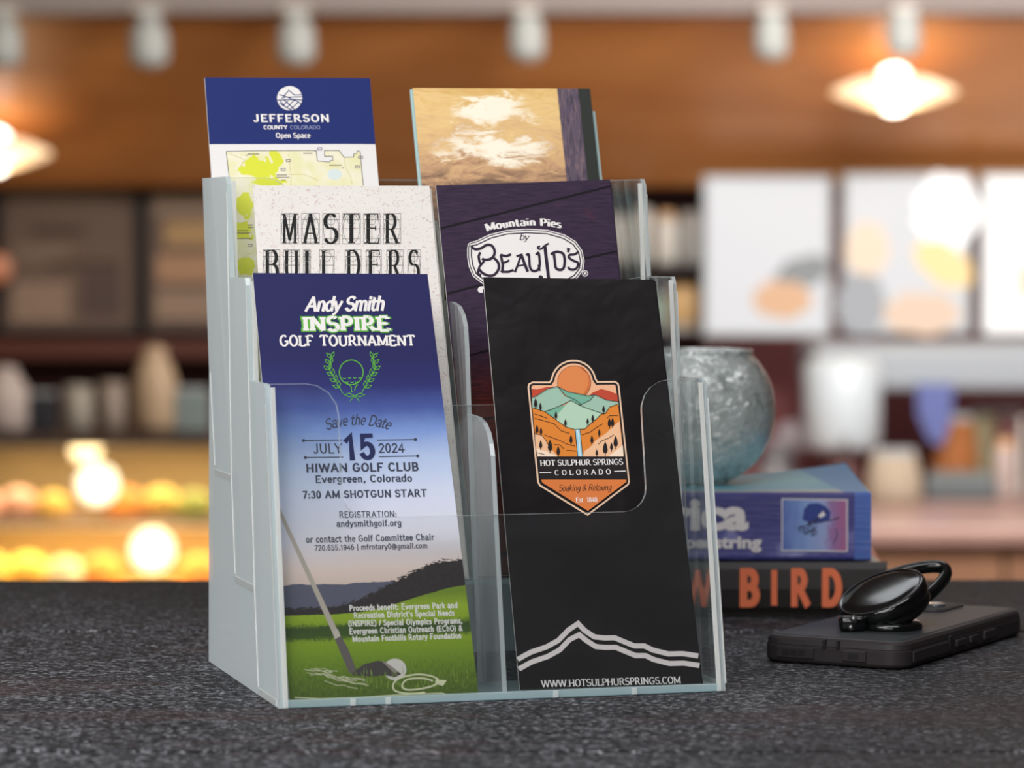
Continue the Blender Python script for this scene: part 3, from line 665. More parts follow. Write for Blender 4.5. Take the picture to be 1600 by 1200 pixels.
stand_item(176, 40, 596, rgb('mug_taupe', 122, 110, 100, .5), 'taupe mug left of the tall beige jar', 'mug', 'mug', 'mug')
stand_item(242, 70, 540, rgb('beige_jar', 158, 136, 110, .6), 'tall beige jar left of the holder', 'jar', 'jar', 'jar')
stand_item(300, 54, 606, rgb('slate_box', 104, 116, 116, .6), 'slate grey box half hidden by the holder', 'box', 'box', 'box')
# ------------------------------------------------------------------ bar table of dark charred planks
def plank_fn(t, b):
    co = t.coord('Object')
    v = t.mapp(co, (1, 1, 1)); st = t.mapp(co, (1, 5, 1))
    fine = t.noise(t.mapp(co, (1, 1.4, 1)), 330, 4, .65); sp = t.noise(t.mapp(co, (1, 1.6, 1)), 620, 3, .7)
    gr = t.noise(t.mapp(co, (1, 9, 1)), 28, 4, .6, .4); big = t.noise(t.mapp(co, (1, 2.5, 1)), 5.5, 3, .6)
    pit = t.step(t.voro(t.mapp(co, (1, 1.8, 1), rot=(0, 0, .1)), 210), .12, .42)
    base = t.ramp(fine, [(.38, srgb(4, 4, 5)), (.47, srgb(34, 34, 38)), (.55, srgb(82, 83, 89)), (.68, srgb(190, 192, 198))])
    base = t.mix(t.step(gr, .50, .30), base, srgb(24, 23, 26))
    base = t.mix(t.m('MULTIPLY', t.step(sp, .45, .3), .7), base, srgb(10, 10, 12))
    red = t.m('MULTIPLY', t.step(big, .50, .66), t.step(gr, .35, .6))
    base = t.mix(t.m('MULTIPLY', red, .55), base, srgb(74, 46, 44))
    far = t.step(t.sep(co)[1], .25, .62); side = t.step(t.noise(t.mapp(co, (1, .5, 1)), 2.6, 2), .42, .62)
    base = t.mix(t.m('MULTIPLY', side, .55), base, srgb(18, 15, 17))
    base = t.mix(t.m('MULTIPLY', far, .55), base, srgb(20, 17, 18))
    h = t.m('ADD', t.m('MULTIPLY', fine, .6), t.m('MULTIPLY', pit, .25)); h = t.m('ADD', h, t.m('MULTIPLY', sp, .3))
    t.l.new(t.bump(h, 1., .002), b.inputs['Normal'])
    t.l.new(t.m('MULTIPLY_ADD', gr, .4, .42), b.inputs['Roughness'])
    return base
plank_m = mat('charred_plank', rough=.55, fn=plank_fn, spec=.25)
tb = thing('bar_table', 'dark charcoal plank bar table carrying the holder, books and phone', 'table', (0, 1.6, FLOOR_Z))
YE = [2.2151, 1.912, 1.452, 1.02, .62]
for a_, b_ in zip(YE, YE[1:]):
    nx = 60; V, Fc = [], []; random.seed(int(a_*1000))
    off = lambda: random.uniform(-.0011, .0011)
    y1, y0 = a_-.0022, b_+.0022
    for i in range(nx+1):
        x = -1.1+2.2*i/nx; c0, c1 = off(), off()
        V += [(x, y0-1.6+c0-.001, -FLOOR_Z-.038), (x, y0-1.6+c0, -FLOOR_Z-.0018), (x, y0-1.6+.003+c0, -FLOOR_Z), (x, y1-1.6-.003+c1, -FLOOR_Z), (x, y1-1.6+c1, -FLOOR_Z-.0018), (x, y1-1.6+c1, -FLOOR_Z-.038)]
    for i in range(nx):
        for j in range(6): Fc.append((6*i+j, 6*i+6+j, 6*i+6+(j+1) % 6, 6*i+(j+1) % 6))
    Fc += [tuple(range(6)), tuple(6*nx+j for j in range(5, -1, -1))]
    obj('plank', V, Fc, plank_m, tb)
steel = rgb('black_steel', 30, 30, 32, .4, metal=.8)
for x in (-.95, .95):
    for y in (-.85, .5): box('leg', (x-.03, y-.03, 0), (x+.03, y+.03, -FLOOR_Z-.04), steel, tb, .003)
    box('apron', (x-.02, -.82, -FLOOR_Z-.1), (x+.02, .47, -FLOOR_Z-.04), steel, tb)

# ------------------------------------------------------------------ the clear two-by-three brochure holder
HX, HY, TH, W = -.1159, 1.5869, .2754, .235
Uv = Vector((math.cos(TH), math.sin(TH), 0)); Vv = Vector((-math.sin(TH), math.cos(TH), 0)); HO = Vector((HX, HY, .0003))
HM = Matrix(((Uv.x, Vv.x, 0, HO.x), (Uv.y, Vv.y, 0, HO.y), (0, 0, 1, HO.z), (0, 0, 0, 1)))
holder = thing('brochure_holder', 'clear acrylic brochure holder with three stepped tiers of two pockets', 'brochure holder', mtx=HM)
T_ = .0026
prof = [(0, 0), (.030, .152)]+[(.031+.004*(1-math.cos(math.radians(a))), .156+.004*math.sin(math.radians(a))) for a in (30, 90)]+[(.0725, .160), (.0805, .209), (.083, .213), (.124, .213), (.1325, .2625), (.136, .2665), (.2045, .267), (.1865, .161), (.191, 0)]
for a0, lb in ((0, 'clear left side panel with the pale backdrop painted in as haze'), (W-T_, 'clear right side panel')):
    o = prism('side_panel', prof, T_, ACR_SIDE if a0 == 0 else ACR, holder, lambda b, c, h, a0=a0: (a0+h, b, c), ACR_EDGE); o['label'] = lb
def sloped(p0, p1):
    d = Vector((0, p1[0]-p0[0], p1[1]-p0[1])); L = d.length; d /= L; n = Vector((0, d.z, -d.y))
    return L, (lambda a, s, h: tuple(Vector((a, p0[0], p0[1])) + d*s + n*h))
def rim2(x, y, r, q0, q1): return arc(x, y, r, r, q0, q1, 5)
def pocket_front(p0, p1, nb, name='pocket_front'):
    """front wall of a tier: two tall ears joined by a low bar (one wide notch with round corners); nb = height of notch bottom"""
    L, f = sloped(p0, p1); k = L/(p1[1]-p0[1]); sb = (nb-p0[1])*k
    a0, a1, r, e0, e1 = T_, W-T_, .0125, .0375, .1985
    pts = [(a0, 0), (a1, 0), (a1, L), (e1+r*1.3, L)] + [(e1+r*1.3+r*1.3*math.cos(math.radians(q)), L-r*1.3+r*1.3*math.sin(math.radians(q))) for q in (110, 130, 150, 170, 180)] \
        + [(e1, sb+r)] + rim2(e1-r, sb+r, r, 0, -90) + rim2(e0+r, sb+r, r, -90, -180) \
        + [(e0-r*1.3+r*1.3*math.cos(math.radians(q)), L-r*1.3+r*1.3*math.sin(math.radians(q))) for q in (0, 20, 45, 70, 90)] + [(a0, L)]
    return prism(name, pts, T_, ACR, holder, f, ACR_EDGE)
pocket_front((0, .0), (.031, .160), .0925)
pocket_front((.0504, .0), (.0805, .213), .146)
pocket_front((.1116, .053), (.1335, .266), .199)
L, f = sloped((.170, .106), (.2045, .267))
prism('back_panel', [(T_, 0), (W-T_, 0), (W-T_, L), (T_, L)], T_, ACR, holder, f, ACR_EDGE)
L, f = sloped((.190, .0), (.184, .160))
prism('rear_support', [(T_, 0), (W-T_, 0), (W-T_, L), (T_, L)], T_, ACR_BACK, holder, f, ACR_EDGE)
for b0, b1, c in ((.0, .052, 0), (.0585, .1125, .0525), (.1205, .171, .106)):
    o = box('pocket_floor', (T_, b0+.0005, c), (W-T_, b1, c+.0022), [ACR_FLOOR], holder)
AM = .1175
for pts in ([(.003, .0022), (.0255, .122)]+[(.0285, .128), (.033, .1335), (.041, .138), (.052, .1405)]+[(.0705, .1412), (.0508, .0022)],
            [(.0606, .0547), (.0765, .176)]+[(.079, .187), (.084, .193), (.0925, .1975), (.105, .1995)]+[(.1262, .2), (.1125, .0547)],
            [(.1225, .1082), (.1295, .215)]+[(.1315, .229), (.136, .238), (.145, .243), (.158, .245)]+[(.1985, .2455), (.171, .1082)]):
    prism('divider', pts, .0024, ACR_DIV, holder, lambda b, c, h: (AM-.0012+h, b, c), ACR_EDGE)
# added pale strips: edge highlights and bright double lines at the front corners of every tier, seam between the pockets
for p0, p1 in (((.0, .0), (.031, .158)), ((.0504, .0), (.0798, .211)), ((.1116, .053), (.1332, .264)), ((.170, .106), (.2035, .265))):
    for a0 in (T_, W-T_-.0022):
        L, f = sloped(p0, p1)
        prism('highlight_strip', [(a0, 0), (a0+.0022, 0), (a0+.0022, L), (a0, L)], .0012, ACR_HOT, holder, lambda a, s, h, f=f: f(a, s, -h-.0001))
box('base_rim', (T_, -.0006, 0), (W-T_, .0012, .0040), ACR_FLOOR, holder, .0004)
for a0 in (.0365, .0545, .1420, .1840):
    box('moulding_tab', (a0, -.0012, .0002), (a0+.0026, -.0005, .0036), ACR_HOT, holder)
for a0, h in ((-.0004, .0004), (W, .0004)):                            # added strips standing in for inner walls and floors seen through the sides
    for p0, p1, wd_ in (((.0004, .004), (.0295, .150), .0012), ((.0512, .004), (.0600, .052), .0012), ((.0600, .052), (.0800, .205), .0012), ((.0605, .0535), (.1112, .0535), .0034),
                   ((.1128, .056), (.1222, .106), .0012), ((.1222, .106), (.1325, .258), .0012), ((.1225, .1065), (.1695, .1065), .0030), ((.1700, .110), (.1830, .160), .0012), ((.004, .0022), (.0485, .0022), .0034)):
        P4 = ribbon([p0, p1], lambda a: wd_)[0]
        prism('wall_line', P4, h, ACR_HOT, holder, lambda b, c, hh, a0=a0: (a0+hh, b, c))

# ------------------------------------------------------------------ brochures
paper = rgb('paper_edge', 225, 222, 216, .8)
white_ink = rgb('ink_white', 236, 232, 230, .55); cream_ink = rgb('ink_cream', 232, 198, 170, .55)
navy_ink = rgb('ink_navy', 38, 46, 88, .55); black_ink = rgb('ink_black', 30, 30, 30, .55); green_ink = rgb('ink_green', 96, 176, 62, .55)
grey_ink = rgb('ink_grey', 62, 66, 84, .55)
def hpage(b0, k, c0):
    return Page(HM @ Vector((0, b0, c0)), Uv, Vv*k + Vector((0, 0, 1)))
def brochure(name, pg, quad, label, m, th=.0009, cat='brochure', group=None, edge=None, back=0, dx=0, dy=0):
    """quad BL, BR, TR, TL in page metres"""
    q = [(x+dx, y+dy) for x, y in quad]
    mt = pg.M @ Matrix.Translation((q[0][0], q[0][1], -back))
    t = thing(name, label, cat, mtx=mt, group=group)
    x0, y0 = q[0]
    V = [(x-x0, y-y0, z) for z in (-th, 0) for x, y in q]
    o = obj('cover', V, [(3, 2, 1, 0), (4, 5, 6, 7), (0, 1, 5, 4), (1, 2, 6, 5), (2, 3, 7, 6), (3, 0, 4, 7)], [m, edge or paper], t, mi=[1, 0, 1, 1, 1, 1])
    uv = o.data.uv_layers.new(name='UVMap'); ST = [(0, 0), (1, 0), (1, 1), (0, 1)]
    for p in o.data.polygons:
        for li in p.loop_indices: uv.data[li].uv = ST[o.data.loops[li].vertex_index % 4]
    # child decals are laid out in page coordinates, so their parent is an offset of the page frame
    pg.root = t; pg.off = (x0, y0)
    return t
_old = Page.decal
def decal(s, name, polys, m, layer=1, label=None, px=False):
    if px: polys = [[s.at(*q) for q in p] for p in polys]
    ox, oy = getattr(s, 'off', (0, 0))
    return _old(s, name, [[(x-ox, y-oy) for x, y in p] for p in polys], m, layer, label)
Page.decal = decal

# --- golf tournament card (front left)
def golf_fn(t, b):
    s_, tt, _ = t.sep(t.coord('UV')); P = t.comb(s_, t.m('MULTIPLY', tt, 2.3))
    n1 = t.noise(P, 9, 4, .6); n2 = t.noise(P, 60, 4, .7); n3 = t.noise(t.mapp(P, (1, 4, 1)), 34, 3)
    sky = t.ramp(t.m('MULTIPLY_ADD', n1, .02, t.m('SUBTRACT', tt, .01)),
        [(.255, srgb(214, 190, 178)), (.30, srgb(226, 206, 198)), (.36, srgb(218, 214, 224)), (.48, srgb(204, 212, 234)), (.56, srgb(176, 194, 228)), (.625, srgb(120, 148, 208)), (.675, srgb(70, 88, 156)), (.73, srgb(42, 46, 106)), (.80, srgb(38, 38, 90))])
    # distant blue hills, dark trees
    hill = t.m('LESS_THAN', tt, t.m('MULTIPLY_ADD', n1, .012, .262))
    col = t.mix(hill, sky, srgb(92, 92, 112))
    top = t.m('ADD', t.m('MULTIPLY_ADD', t.step(s_, .25, .95), .098, .216), t.m('MULTIPLY_ADD', n3, .034, -.017))
    col = t.mix(t.m('LESS_THAN', tt, top), col, t.ramp(n2, [(.3, srgb(34, 30, 34)), (.7, srgb(58, 50, 50))]))
    gt = t.m('ADD', t.m('MULTIPLY_ADD', t.step(s_, .35, 1.05), .055, .199), t.m('MULTIPLY_ADD', n1, .006, -.003))
    grass = t.ramp(t.m('MULTIPLY_ADD', n2, .03, t.m('SUBTRACT', tt, .015)),
        [(.0, srgb(78, 94, 34)), (.05, srgb(98, 122, 36)), (.10, srgb(116, 146, 36)), (.138, srgb(130, 158, 36)), (.146, srgb(62, 86, 32)), (.170, srgb(52, 76, 32)), (.178, srgb(134, 162, 36)), (.205, srgb(146, 172, 44)), (.24, srgb(112, 136, 42))])
    tuft = t.m('MULTIPLY', t.step(t.noise(t.mapp(P, (4, 1, 1)), 34, 4, .7), .44, .60), t.step(tt, .13, .03))
    grass = t.mix(t.m('MULTIPLY', tuft, .6), grass, srgb(52, 76, 28))
    return t.mix(t.m('LESS_THAN', tt, gt), col, grass)
golf_m = mat('print_golf_card', rough=.5, fn=golf_fn, spec=.2)
pg = hpage(.0046, .335, 0)
gq = [pg.at(453, 1100), pg.at(748, 1085), pg.at(668, 428), pg.at(395, 426.5)]
brochure('tall_card', pg, gq, 'navy and sky-blue golf tournament card in the front left pocket', golf_m, .0012, 'card')
def SL(text, thick=.2, thin=.16, ser=.3, **k): return glyphs(text, thick, thin, ser, **k)
def script(text, thick=.17, thin=.07, **k): return glyphs(text, thick, thin, 0, slant=.28, nib=.5, track=-.05, **k)
pg.text(*script('Andy Smith', .24, .13), (476, 486), (600, 484.5), 21, white_ink, 3)
pg.text(*glyphs('INSPIRE', .24, .19, .32, serh=.17, grow=.12, track=.06), (472, 517.5), (610.5, 517), 22, green_ink, 3, 'lettering_outline', label='green outline of the word')
pg.text(*glyphs('INSPIRE', .24, .19, .32, serh=.17, track=.06), (473.2, 517), (609.4, 516.5), 21.4, white_ink, 4)
pg.text(*glyphs('GOLF', .2, .15, .32, serh=.13, track=.03), (437, 540.5), (490, 540.5), 16, white_ink, 3)
pg.text(*glyphs('TOURNAMENT', .2, .15, .32, serh=.13, track=.03), (500, 540.5), (649, 540.2), 16, white_ink, 3)
# laurel, ball on tee, bow
lp = []
lp += ribbon(arc(548.7, 582, 18.6, 19.3, 0, 360, 32), lambda a: 1.5)
for sx in (-1, 1):
    cxx = 550
    stem = [(cxx+sx*(35-abs(i-2)*1.2 if i < 3 else 35-(i-2)*5.2), 560+i*9.2) for i in range(7)]
    lp += ribbon(stem, lambda a: 1.0)
    for i in range(6):
        x, y = stem[i]; a = math.atan2(9, -sx*(1.5+i*1.2))
        for side in (-1, 1):
            b_ = a+PI+side*.55; c_ = (x+math.cos(b_)*5.2, y+math.sin(b_)*5.2)
            lp += ribbon([(c_[0]+math.cos(b_+q)*r_, c_[1]+math.sin(b_+q)*r_) for q, r_ in [(0, 6), (1.2, 2.6), (PI, 5), (-1.2, 2.6), (0, 6)]], lambda a: 1.1)
for x, y in [(538, 590), (546, 589), (554, 589), (562, 589), (542, 596), (550, 596), (557, 596)]: lp += ribbon(arc(x, y, 2.2, 2.2, 20, 160, 4), lambda a: 1.2)
lp += ribbon([(545, 601), (549, 605), (549, 612), (551, 612)], lambda a: 1.3) + ribbon([(559, 601), (555, 605), (554, 611)], lambda a: 1.3)
for sx in (-1, 1): lp += ribbon([(554, 619), (554+sx*8, 614.5), (554+sx*16, 617), (554+sx*9, 620), (554, 619), (554+sx*5, 624), (554+sx*7, 627)], lambda a: 1.2)
pg.decal('laurel_emblem', lp, green_ink, 3, 'green laurel wreath round a golf ball on its tee', True)
P, wd = glyphs('Save the Date', .14, .07, 0, slant=.25, nib=.5, track=-.02)
pg.text(P, wd, (510, 672), (608, 671), 16, grey_ink, 3, sag=.5)
for p in (((474, 688.3), (534, 687.5)), ((589, 687.7), (649, 686.8)), ((478, 715), (536, 714.2)), ((592, 713.6), (652, 712.5))):
    pg.line(p, 1.5, grey_ink, layer=3)
for x, y in ((474, 688.3), (649, 686.8), (477, 715), (652.5, 712.5)): pg.decal('rule_dot', [arc(x, y, 2.5, 2.5, 0, 345, 10)], grey_ink, 3, px=True)
for tx, p0, p1, h, bd, mm in [('JULY', (491, 708.2), (534.6, 707.5), 14, .01, grey_ink), ('15', (539.5, 716.8), (586.5, 715.4), 35, .035, navy_ink), ('2024', (591.6, 707), (632, 706.5), 13.4, .01, grey_ink),
        ('HIWAN GOLF CLUB', (478.5, 737.6), (654, 735), 12, .035, grey_ink), ('Evergreen, Colorado', (493, 754.2), (644, 752), 10.4, .025, grey_ink), ('7:30 AM SHOTGUN START', (473, 778.6), (667, 775.5), 10.4, .032, grey_ink),
        ('REGISTRATION:', (530, 808.7), (620, 807.6), 9, .012, grey_ink), ('andysmithgolf.org', (526, 823), (627, 821.6), 9.3, .02, grey_ink),
        ('or contact the Golf Committee Chair', (478, 847.7), (678.4, 843.5), 9.4, .018, grey_ink), ('720.655.1946 | mfrotary0@gmail.com', (491.6, 860.3), (668, 856.2), 8, .01, grey_ink),
        ('Proceeds benefit: Evergreen Park and', (546, 954.4), (715, 949.6), 8.2, .03, white_ink), ("Recreation District's Special Needs", (553, 965.8), (710, 961.6), 8.2, .03, white_ink),
        ('(INSPIRE) / Special Olympics Programs,', (544, 978.5), (722.7, 973.7), 8.2, .03, white_ink), ('Evergreen Christian Outreach (EChO) &', (546, 990.8), (722.7, 985.4), 8.2, .03, white_ink),
        ('Mountain Foothills Rotary Foundation', (551, 1002.8), (721, 997), 8.2, .03, white_ink)]:
    pg.text(*sans(tx, bd), p0, p1, h, mm, 3)
ballm = rgb('print_ball', 206, 200, 196, .5); clubm = rgb('print_shaft', 178, 168, 156, .5); clubd = rgb('print_club_dark', 92, 84, 84, .5); headm = rgb('print_club_head', 58, 52, 52, .5)
pg.decal('printed_golf_ball', [arc(617, 1046, 18, 17, 0, 350, 24)], ballm, 2, px=True)
pg.decal('printed_club', [[(435.2, 785), (439, 797), (527, 984), (519, 988), (437, 806)]], clubm, 2, px=True)
pg.decal('printed_club', [[(519, 987), (528, 983), (532, 994), (523, 999)]], rgb('print_ferrule', 190, 182, 172, .5), 3, px=True)
pg.decal('printed_club', [[(523, 999), (532.5, 994), (543, 1012), (556, 1046), (551, 1053), (545, 1050)]], clubd, 3, px=True)
pg.decal('printed_club_head', [[(550, 1055), (556, 1047), (569, 1038), (590, 1032.5), (600, 1034), (610, 1040), (620, 1048), (627, 1053), (618, 1058), (600, 1055), (580, 1057)]], headm, 3, px=True)
pg.decal('printed_club_head', [[(596, 1033), (602, 1034), (622, 1050), (616, 1052)]], rgb('print_head_rim', 140, 128, 124, .5), 4, px=True)
pg.decal('printed_grass_blades', [p for i in range(60) for x in [random.uniform(555, 735)] for y in [random.uniform(1052, 1078)] for p in [[(x, y), (x+1.2, y), (x+random.uniform(-4, 4), y-random.uniform(6, 16))]]], rgb('print_grass', 128, 160, 60, .6), 5, px=True)
stringm = rgb('print_string', 206, 208, 170, .55)
sp = ribbon(smooth([(664, 1082), (640, 1084), (618, 1080), (614, 1070), (624, 1060), (650, 1054), (672, 1056), (684, 1062), (680, 1070), (660, 1076), (636, 1078), (628, 1072), (636, 1062), (660, 1060), (676, 1064)]), lambda a: 2.6)
sp += [[(680, 1062), (698, 1063), (692, 1072), (680, 1069)]]
sp += ribbon([(460, 1090), (500, 1092), (560, 1090), (620, 1086), (690, 1083), (700, 1086)], lambda a: 1.5)
random.seed(3)
for k_ in range(16):
    x, y = random.uniform(460, 540), 0; y = 1042+(x-460)*.28+random.uniform(-4, 10); q = [(x, y)]
    for _ in range(5): x += random.uniform(4, 12); y += random.uniform(-1.5, 4); q.append((x, y))
    sp += ribbon(q, lambda a: .9)
pg.decal('printed_string', sp, stringm, 6, 'pale looped string printed on the grass', True)

# --- black hot springs brochure (front right)
def hot_fn(t, b):
    n = t.noise(t.coord('Object'), 26, 3, .5, .3); sc = t.noise(t.coord('Object'), 420, 3, .7)
    t.l.new(t.bump(n, .35, .003), b.inputs['Normal'])
    base = t.mix(t.m('MULTIPLY', t.step(sc, .72, .78), .25), srgb(24, 20, 23), srgb(100, 92, 90))
    t.l.new(t.m('MULTIPLY_ADD', n, .25, .2), b.inputs['Roughness'])
    return base
hot_m = mat('print_black_brochure', rough=.3, fn=hot_fn, spec=.28)
pg = hpage(.0046, .335, 0)
hq = [pg.at(812, 1078), pg.at(1096, 1068), pg.at(1022, 437), pg.at(755, 433)]
brochure('brochure', pg, hq, 'second black brochure directly behind the black hot springs brochure', hot_m, .0008, back=.0016, dx=.0014, dy=-.0003)
brochure('brochure', pg, hq, 'black brochure with a mountain badge in the front right pocket', hot_m, .0008)
e = lambda x, y: (800+x/4.615, 550+y/4.615)
E_ = lambda pts: [e(*p) for p in pts]
def offset(poly, d):
    n = len(poly); A2 = sum(poly[i-1][0]*poly[i][1]-poly[i][0]*poly[i-1][1] for i in range(n)); sg = 1 if A2 > 0 else -1
    out = []
    for i in range(n):
        a, p, c = poly[i-1], poly[i], poly[(i+1) % n]
        e1 = (p[0]-a[0], p[1]-a[1]); e2 = (c[0]-p[0], c[1]-p[1]); l1 = math.hypot(*e1) or 1; l2 = math.hypot(*e2) or 1
        n1 = (-e1[1]/l1*sg, e1[0]/l1*sg); n2 = (-e2[1]/l2*sg, e2[0]/l2*sg)
        m_ = (n1[0]+n2[0], n1[1]+n2[1]); l = math.hypot(*m_) or 1; cs = max(.45, (m_[0]*n1[0]+m_[1]*n1[1])/l)
        out.append((p[0]+m_[0]/l*d/cs, p[1]+m_[1]/l*d/cs))
    return out
outer = [(112, 255), (118, 228), (146, 214), (268, 214), (280, 196)] + [(443+166*math.cos(math.radians(q)), 222-166*math.sin(math.radians(q))) for q in range(168, 10, -12)] + [(606, 192), (618, 210), (742, 209), (768, 224), (775, 250), (849, 935), (842, 958), (545, 1182), (196, 966), (182, 940)]
o1, o2 = offset(outer, 12), offset(outer, 27)
pg.decal('badge_outline', [E_(outer)], cream_ink, 2, px=True)
pg.decal('badge_ring', [E_(o1)], rgb('ink_dark', 36, 30, 32, .5), 3, px=True)
def clipy(poly, y, keep_above):
    out = []; n = len(poly); ins = lambda p: (p[1] <= y) == keep_above
    for i in range(n):
        a, b_ = poly[i-1], poly[i]
        if ins(a) != ins(b_): k_ = (y-a[1])/(b_[1]-a[1]); out.append((a[0]+(b_[0]-a[0])*k_, y))
        if ins(b_): out.append(b_)
    return out
ink = lambda n_, r, g_, b_: rgb('ink_'+n_, r, g_, b_, .5)
pg.decal('badge_sky', [E_(clipy(o2, 755, True))], ink('peach', 236, 178, 140), 4, px=True)
pg.decal('badge_sun', [E_(arc(447, 222, 122, 122, 0, 350, 36))], ink('dark', 36, 30, 32), 5, px=True)
pg.decal('badge_sun', [E_(arc(447, 222, 119, 119, 0, 350, 36))], ink('sun', 222, 134, 78), 6, px=True)
pg.decal('badge_sun', [E_(arc(447, 222, 119, 119, -70, 55, 12)+arc(420, 205, 132, 128, 40, -50, 10))], ink('sun_dark', 206, 112, 58), 7, px=True)
pg.decal('badge_hills', [E_([(141, 268), (180, 272), (245, 255), (322, 250), (334, 300), (143, 332)]), E_([(553, 322), (575, 296), (640, 268), (700, 282), (757, 306), (763, 364), (560, 340)])], ink('rust', 190, 74, 52), 8, px=True)
D_ = ink('dark', 36, 30, 32)
gA, gB, gC = ink('sage', 158, 192, 172), ink('sage_mid', 118, 176, 152), ink('sage_light', 178, 208, 184)
pg.decal('badge_mountain', [E_([(143, 330), (170, 322), (250, 270), (325, 250), (345, 275), (380, 318), (450, 345), (500, 384), (445, 385), (420, 352), (365, 380), (300, 415), (240, 434), (145, 408)])], gA, 9, px=True)
pg.decal('badge_mountain', [E_([(325, 252), (400, 290), (470, 303), (545, 318), (592, 312), (560, 350), (478, 388), (400, 325)])], gB, 10, px=True)
pg.decal('badge_mountain', [E_([(478, 388), (560, 350), (592, 310), (680, 350), (763, 362), (768, 385), (660, 452), (520, 410)])], gA, 11, px=True)
pg.decal('badge_mountain', [E_([(232, 432), (290, 412), (372, 388), (420, 360), (340, 450), (300, 474)])], gB, 12, px=True)
pg.decal('badge_mountain', [E_([(300, 470), (350, 425), (385, 385), (420, 352), (500, 395), (600, 430), (655, 448), (570, 520), (520, 560), (450, 566), (390, 550), (320, 494)])], gC, 13, px=True)
orr = ink('canyon', 222, 132, 52); pc = ink('sand', 238, 188, 148); pl = ink('sand_pale', 246, 220, 196)
pg.decal('badge_canyon', [E_([(145, 405), (190, 415), (232, 432), (310, 490), (390, 545), (450, 562), (470, 757), (180, 757)]), E_([(487, 562), (520, 555), (570, 512), (600, 490), (640, 450), (670, 445), (700, 400), (762, 378), (775, 490), (802, 757), (507, 757)])], orr, 14, px=True)
pg.decal('badge_sand', [E_([(162, 590), (210, 602), (240, 640), (268, 690), (330, 757), (181, 757), (170, 700)])], pc, 15, px=True)
pg.decal('badge_sand', [E_([(507, 757), (520, 715), (560, 690), (600, 640), (680, 585), (720, 545), (772, 500), (802, 757)])], pc, 15, px=True)
pg.decal('badge_sand', [E_([(172, 698), (240, 718), (330, 757), (181, 757)])], pl, 16, px=True)
pg.decal('badge_sand', [E_([(690, 757), (740, 720), (796, 676), (802, 757)])], pl, 16, px=True)
pg.decal('badge_waterfall', [E_([(450, 562), (489, 562), (509, 757), (468, 757)])], D_, 16, px=True)
pg.decal('badge_waterfall', [E_([(455, 563), (485, 563), (504, 757), (473, 757)])], ink('water', 158, 208, 226), 17, px=True)
pg.decal('badge_waterfall', ribbon(E_([(470, 566), (482, 650), (488, 757)]), lambda a: .9), white_ink, 18, px=True)
lines = [[(143, 330), (170, 322), (250, 270), (325, 250), (345, 275), (380, 318), (450, 345), (498, 384)], [(232, 432), (290, 412), (365, 380), (420, 352), (500, 395), (600, 430), (655, 448)], [(478, 388), (560, 350), (592, 310), (680, 350), (763, 362)],
         [(325, 252), (400, 290), (470, 303), (545, 318), (592, 312)], [(145, 405), (232, 432), (310, 490), (390, 545), (450, 562), (520, 558), (570, 512), (600, 490), (640, 450), (670, 445), (700, 400), (762, 378)],
         [(160, 480), (230, 500), (300, 520), (350, 570), (410, 590)], [(160, 590), (210, 602), (240, 640), (268, 690)], [(230, 600), (340, 640), (400, 670), (450, 680)], [(300, 670), (340, 672), (372, 702)], [(500, 600), (560, 580), (600, 550), (650, 520)],
         [(620, 668), (640, 645), (690, 625), (730, 600)], [(680, 480), (700, 462), (760, 460)], [(390, 712), (460, 716)], [(160, 450), (200, 462), (250, 480)], [(176, 728), (230, 742)]]
pg.decal('badge_outlines', [p for l_ in lines for p in ribbon(E_(l_), lambda a: .75)], D_, 19, px=True)
tr = []
for x, y0, y1 in [(166, 335, 412), (201, 368, 425), (313, 430, 490), (381, 486, 542), (656, 388, 446), (541, 478, 528), (578, 452, 510), (176, 527, 596), (205, 545, 602), (421, 600, 668), (698, 478, 552), (721, 476, 548), (625, 558, 612), (572, 603, 668), (203, 638, 706), (270, 634, 730), (329, 680, 755), (668, 646, 750), (743, 605, 700), (713, 655, 718), (607, 704, 755)]:
    w_ = (y1-y0)*.17; h_ = y1-y0
    tr += [E_([(x, y0), (x-w_*.7, y0+h_*.3), (x-w_, y0+h_*.62), (x-w_*.6, y0+h_*.82), (x+w_*.6, y0+h_*.82), (x+w_, y0+h_*.62), (x+w_*.7, y0+h_*.3)]), E_([(x-2.5, y0+h_*.8), (x-2.5, y1+4), (x+2.5, y1+4), (x+2.5, y0+h_*.8)])]
pg.decal('badge_trees', tr, D_, 20, px=True)
pg.decal('badge_band', [E_(clipy(clipy(offset(outer, 20), 757, False), 920, True))], D_, 21, px=True)
pg.decal('badge_point', [E_(clipy(o2, 924, False))], ink('point', 216, 122, 64), 21, px=True)
pg.text(*glyphs('HOT SULPHUR SPRINGS', .17, .09, .28, serh=.07, nib=.2), e(200, 825), e(798, 815), 8.6, white_ink, 23)
pg.text(*glyphs('COLORADO', .15, .09, .24, serh=.06, nib=.2, track=.42), e(303, 892), e(710, 885), 7.8, white_ink, 23)
pg.decal('badge_dash', ribbon([e(195, 874), e(278, 872)], lambda a: 1.3)+ribbon([e(733, 865), e(815, 862)], lambda a: 1.3), white_ink, 23, px=True)
pg.text(*script('Soaking & Relaxing', .11, .05), e(330, 1006), e(712, 1001), 9.6, D_, 23)
pg.text(*glyphs('Est. 1840', .16, .09, .22, serh=.07, nib=.2), e(457, 1088), e(612, 1085), 7.2, white_ink, 23)
g6 = lambda x, y: (660+x/3.2, 760+y/3.2)
ridge = [(476, 866), (510, 846), (545, 828), (620, 803), (680, 770), (730, 718), (778, 686), (812, 722), (860, 753), (910, 758), (960, 757), (1010, 778), (1060, 798), (1110, 798), (1150, 818), (1230, 838), (1300, 836), (1379, 848)]
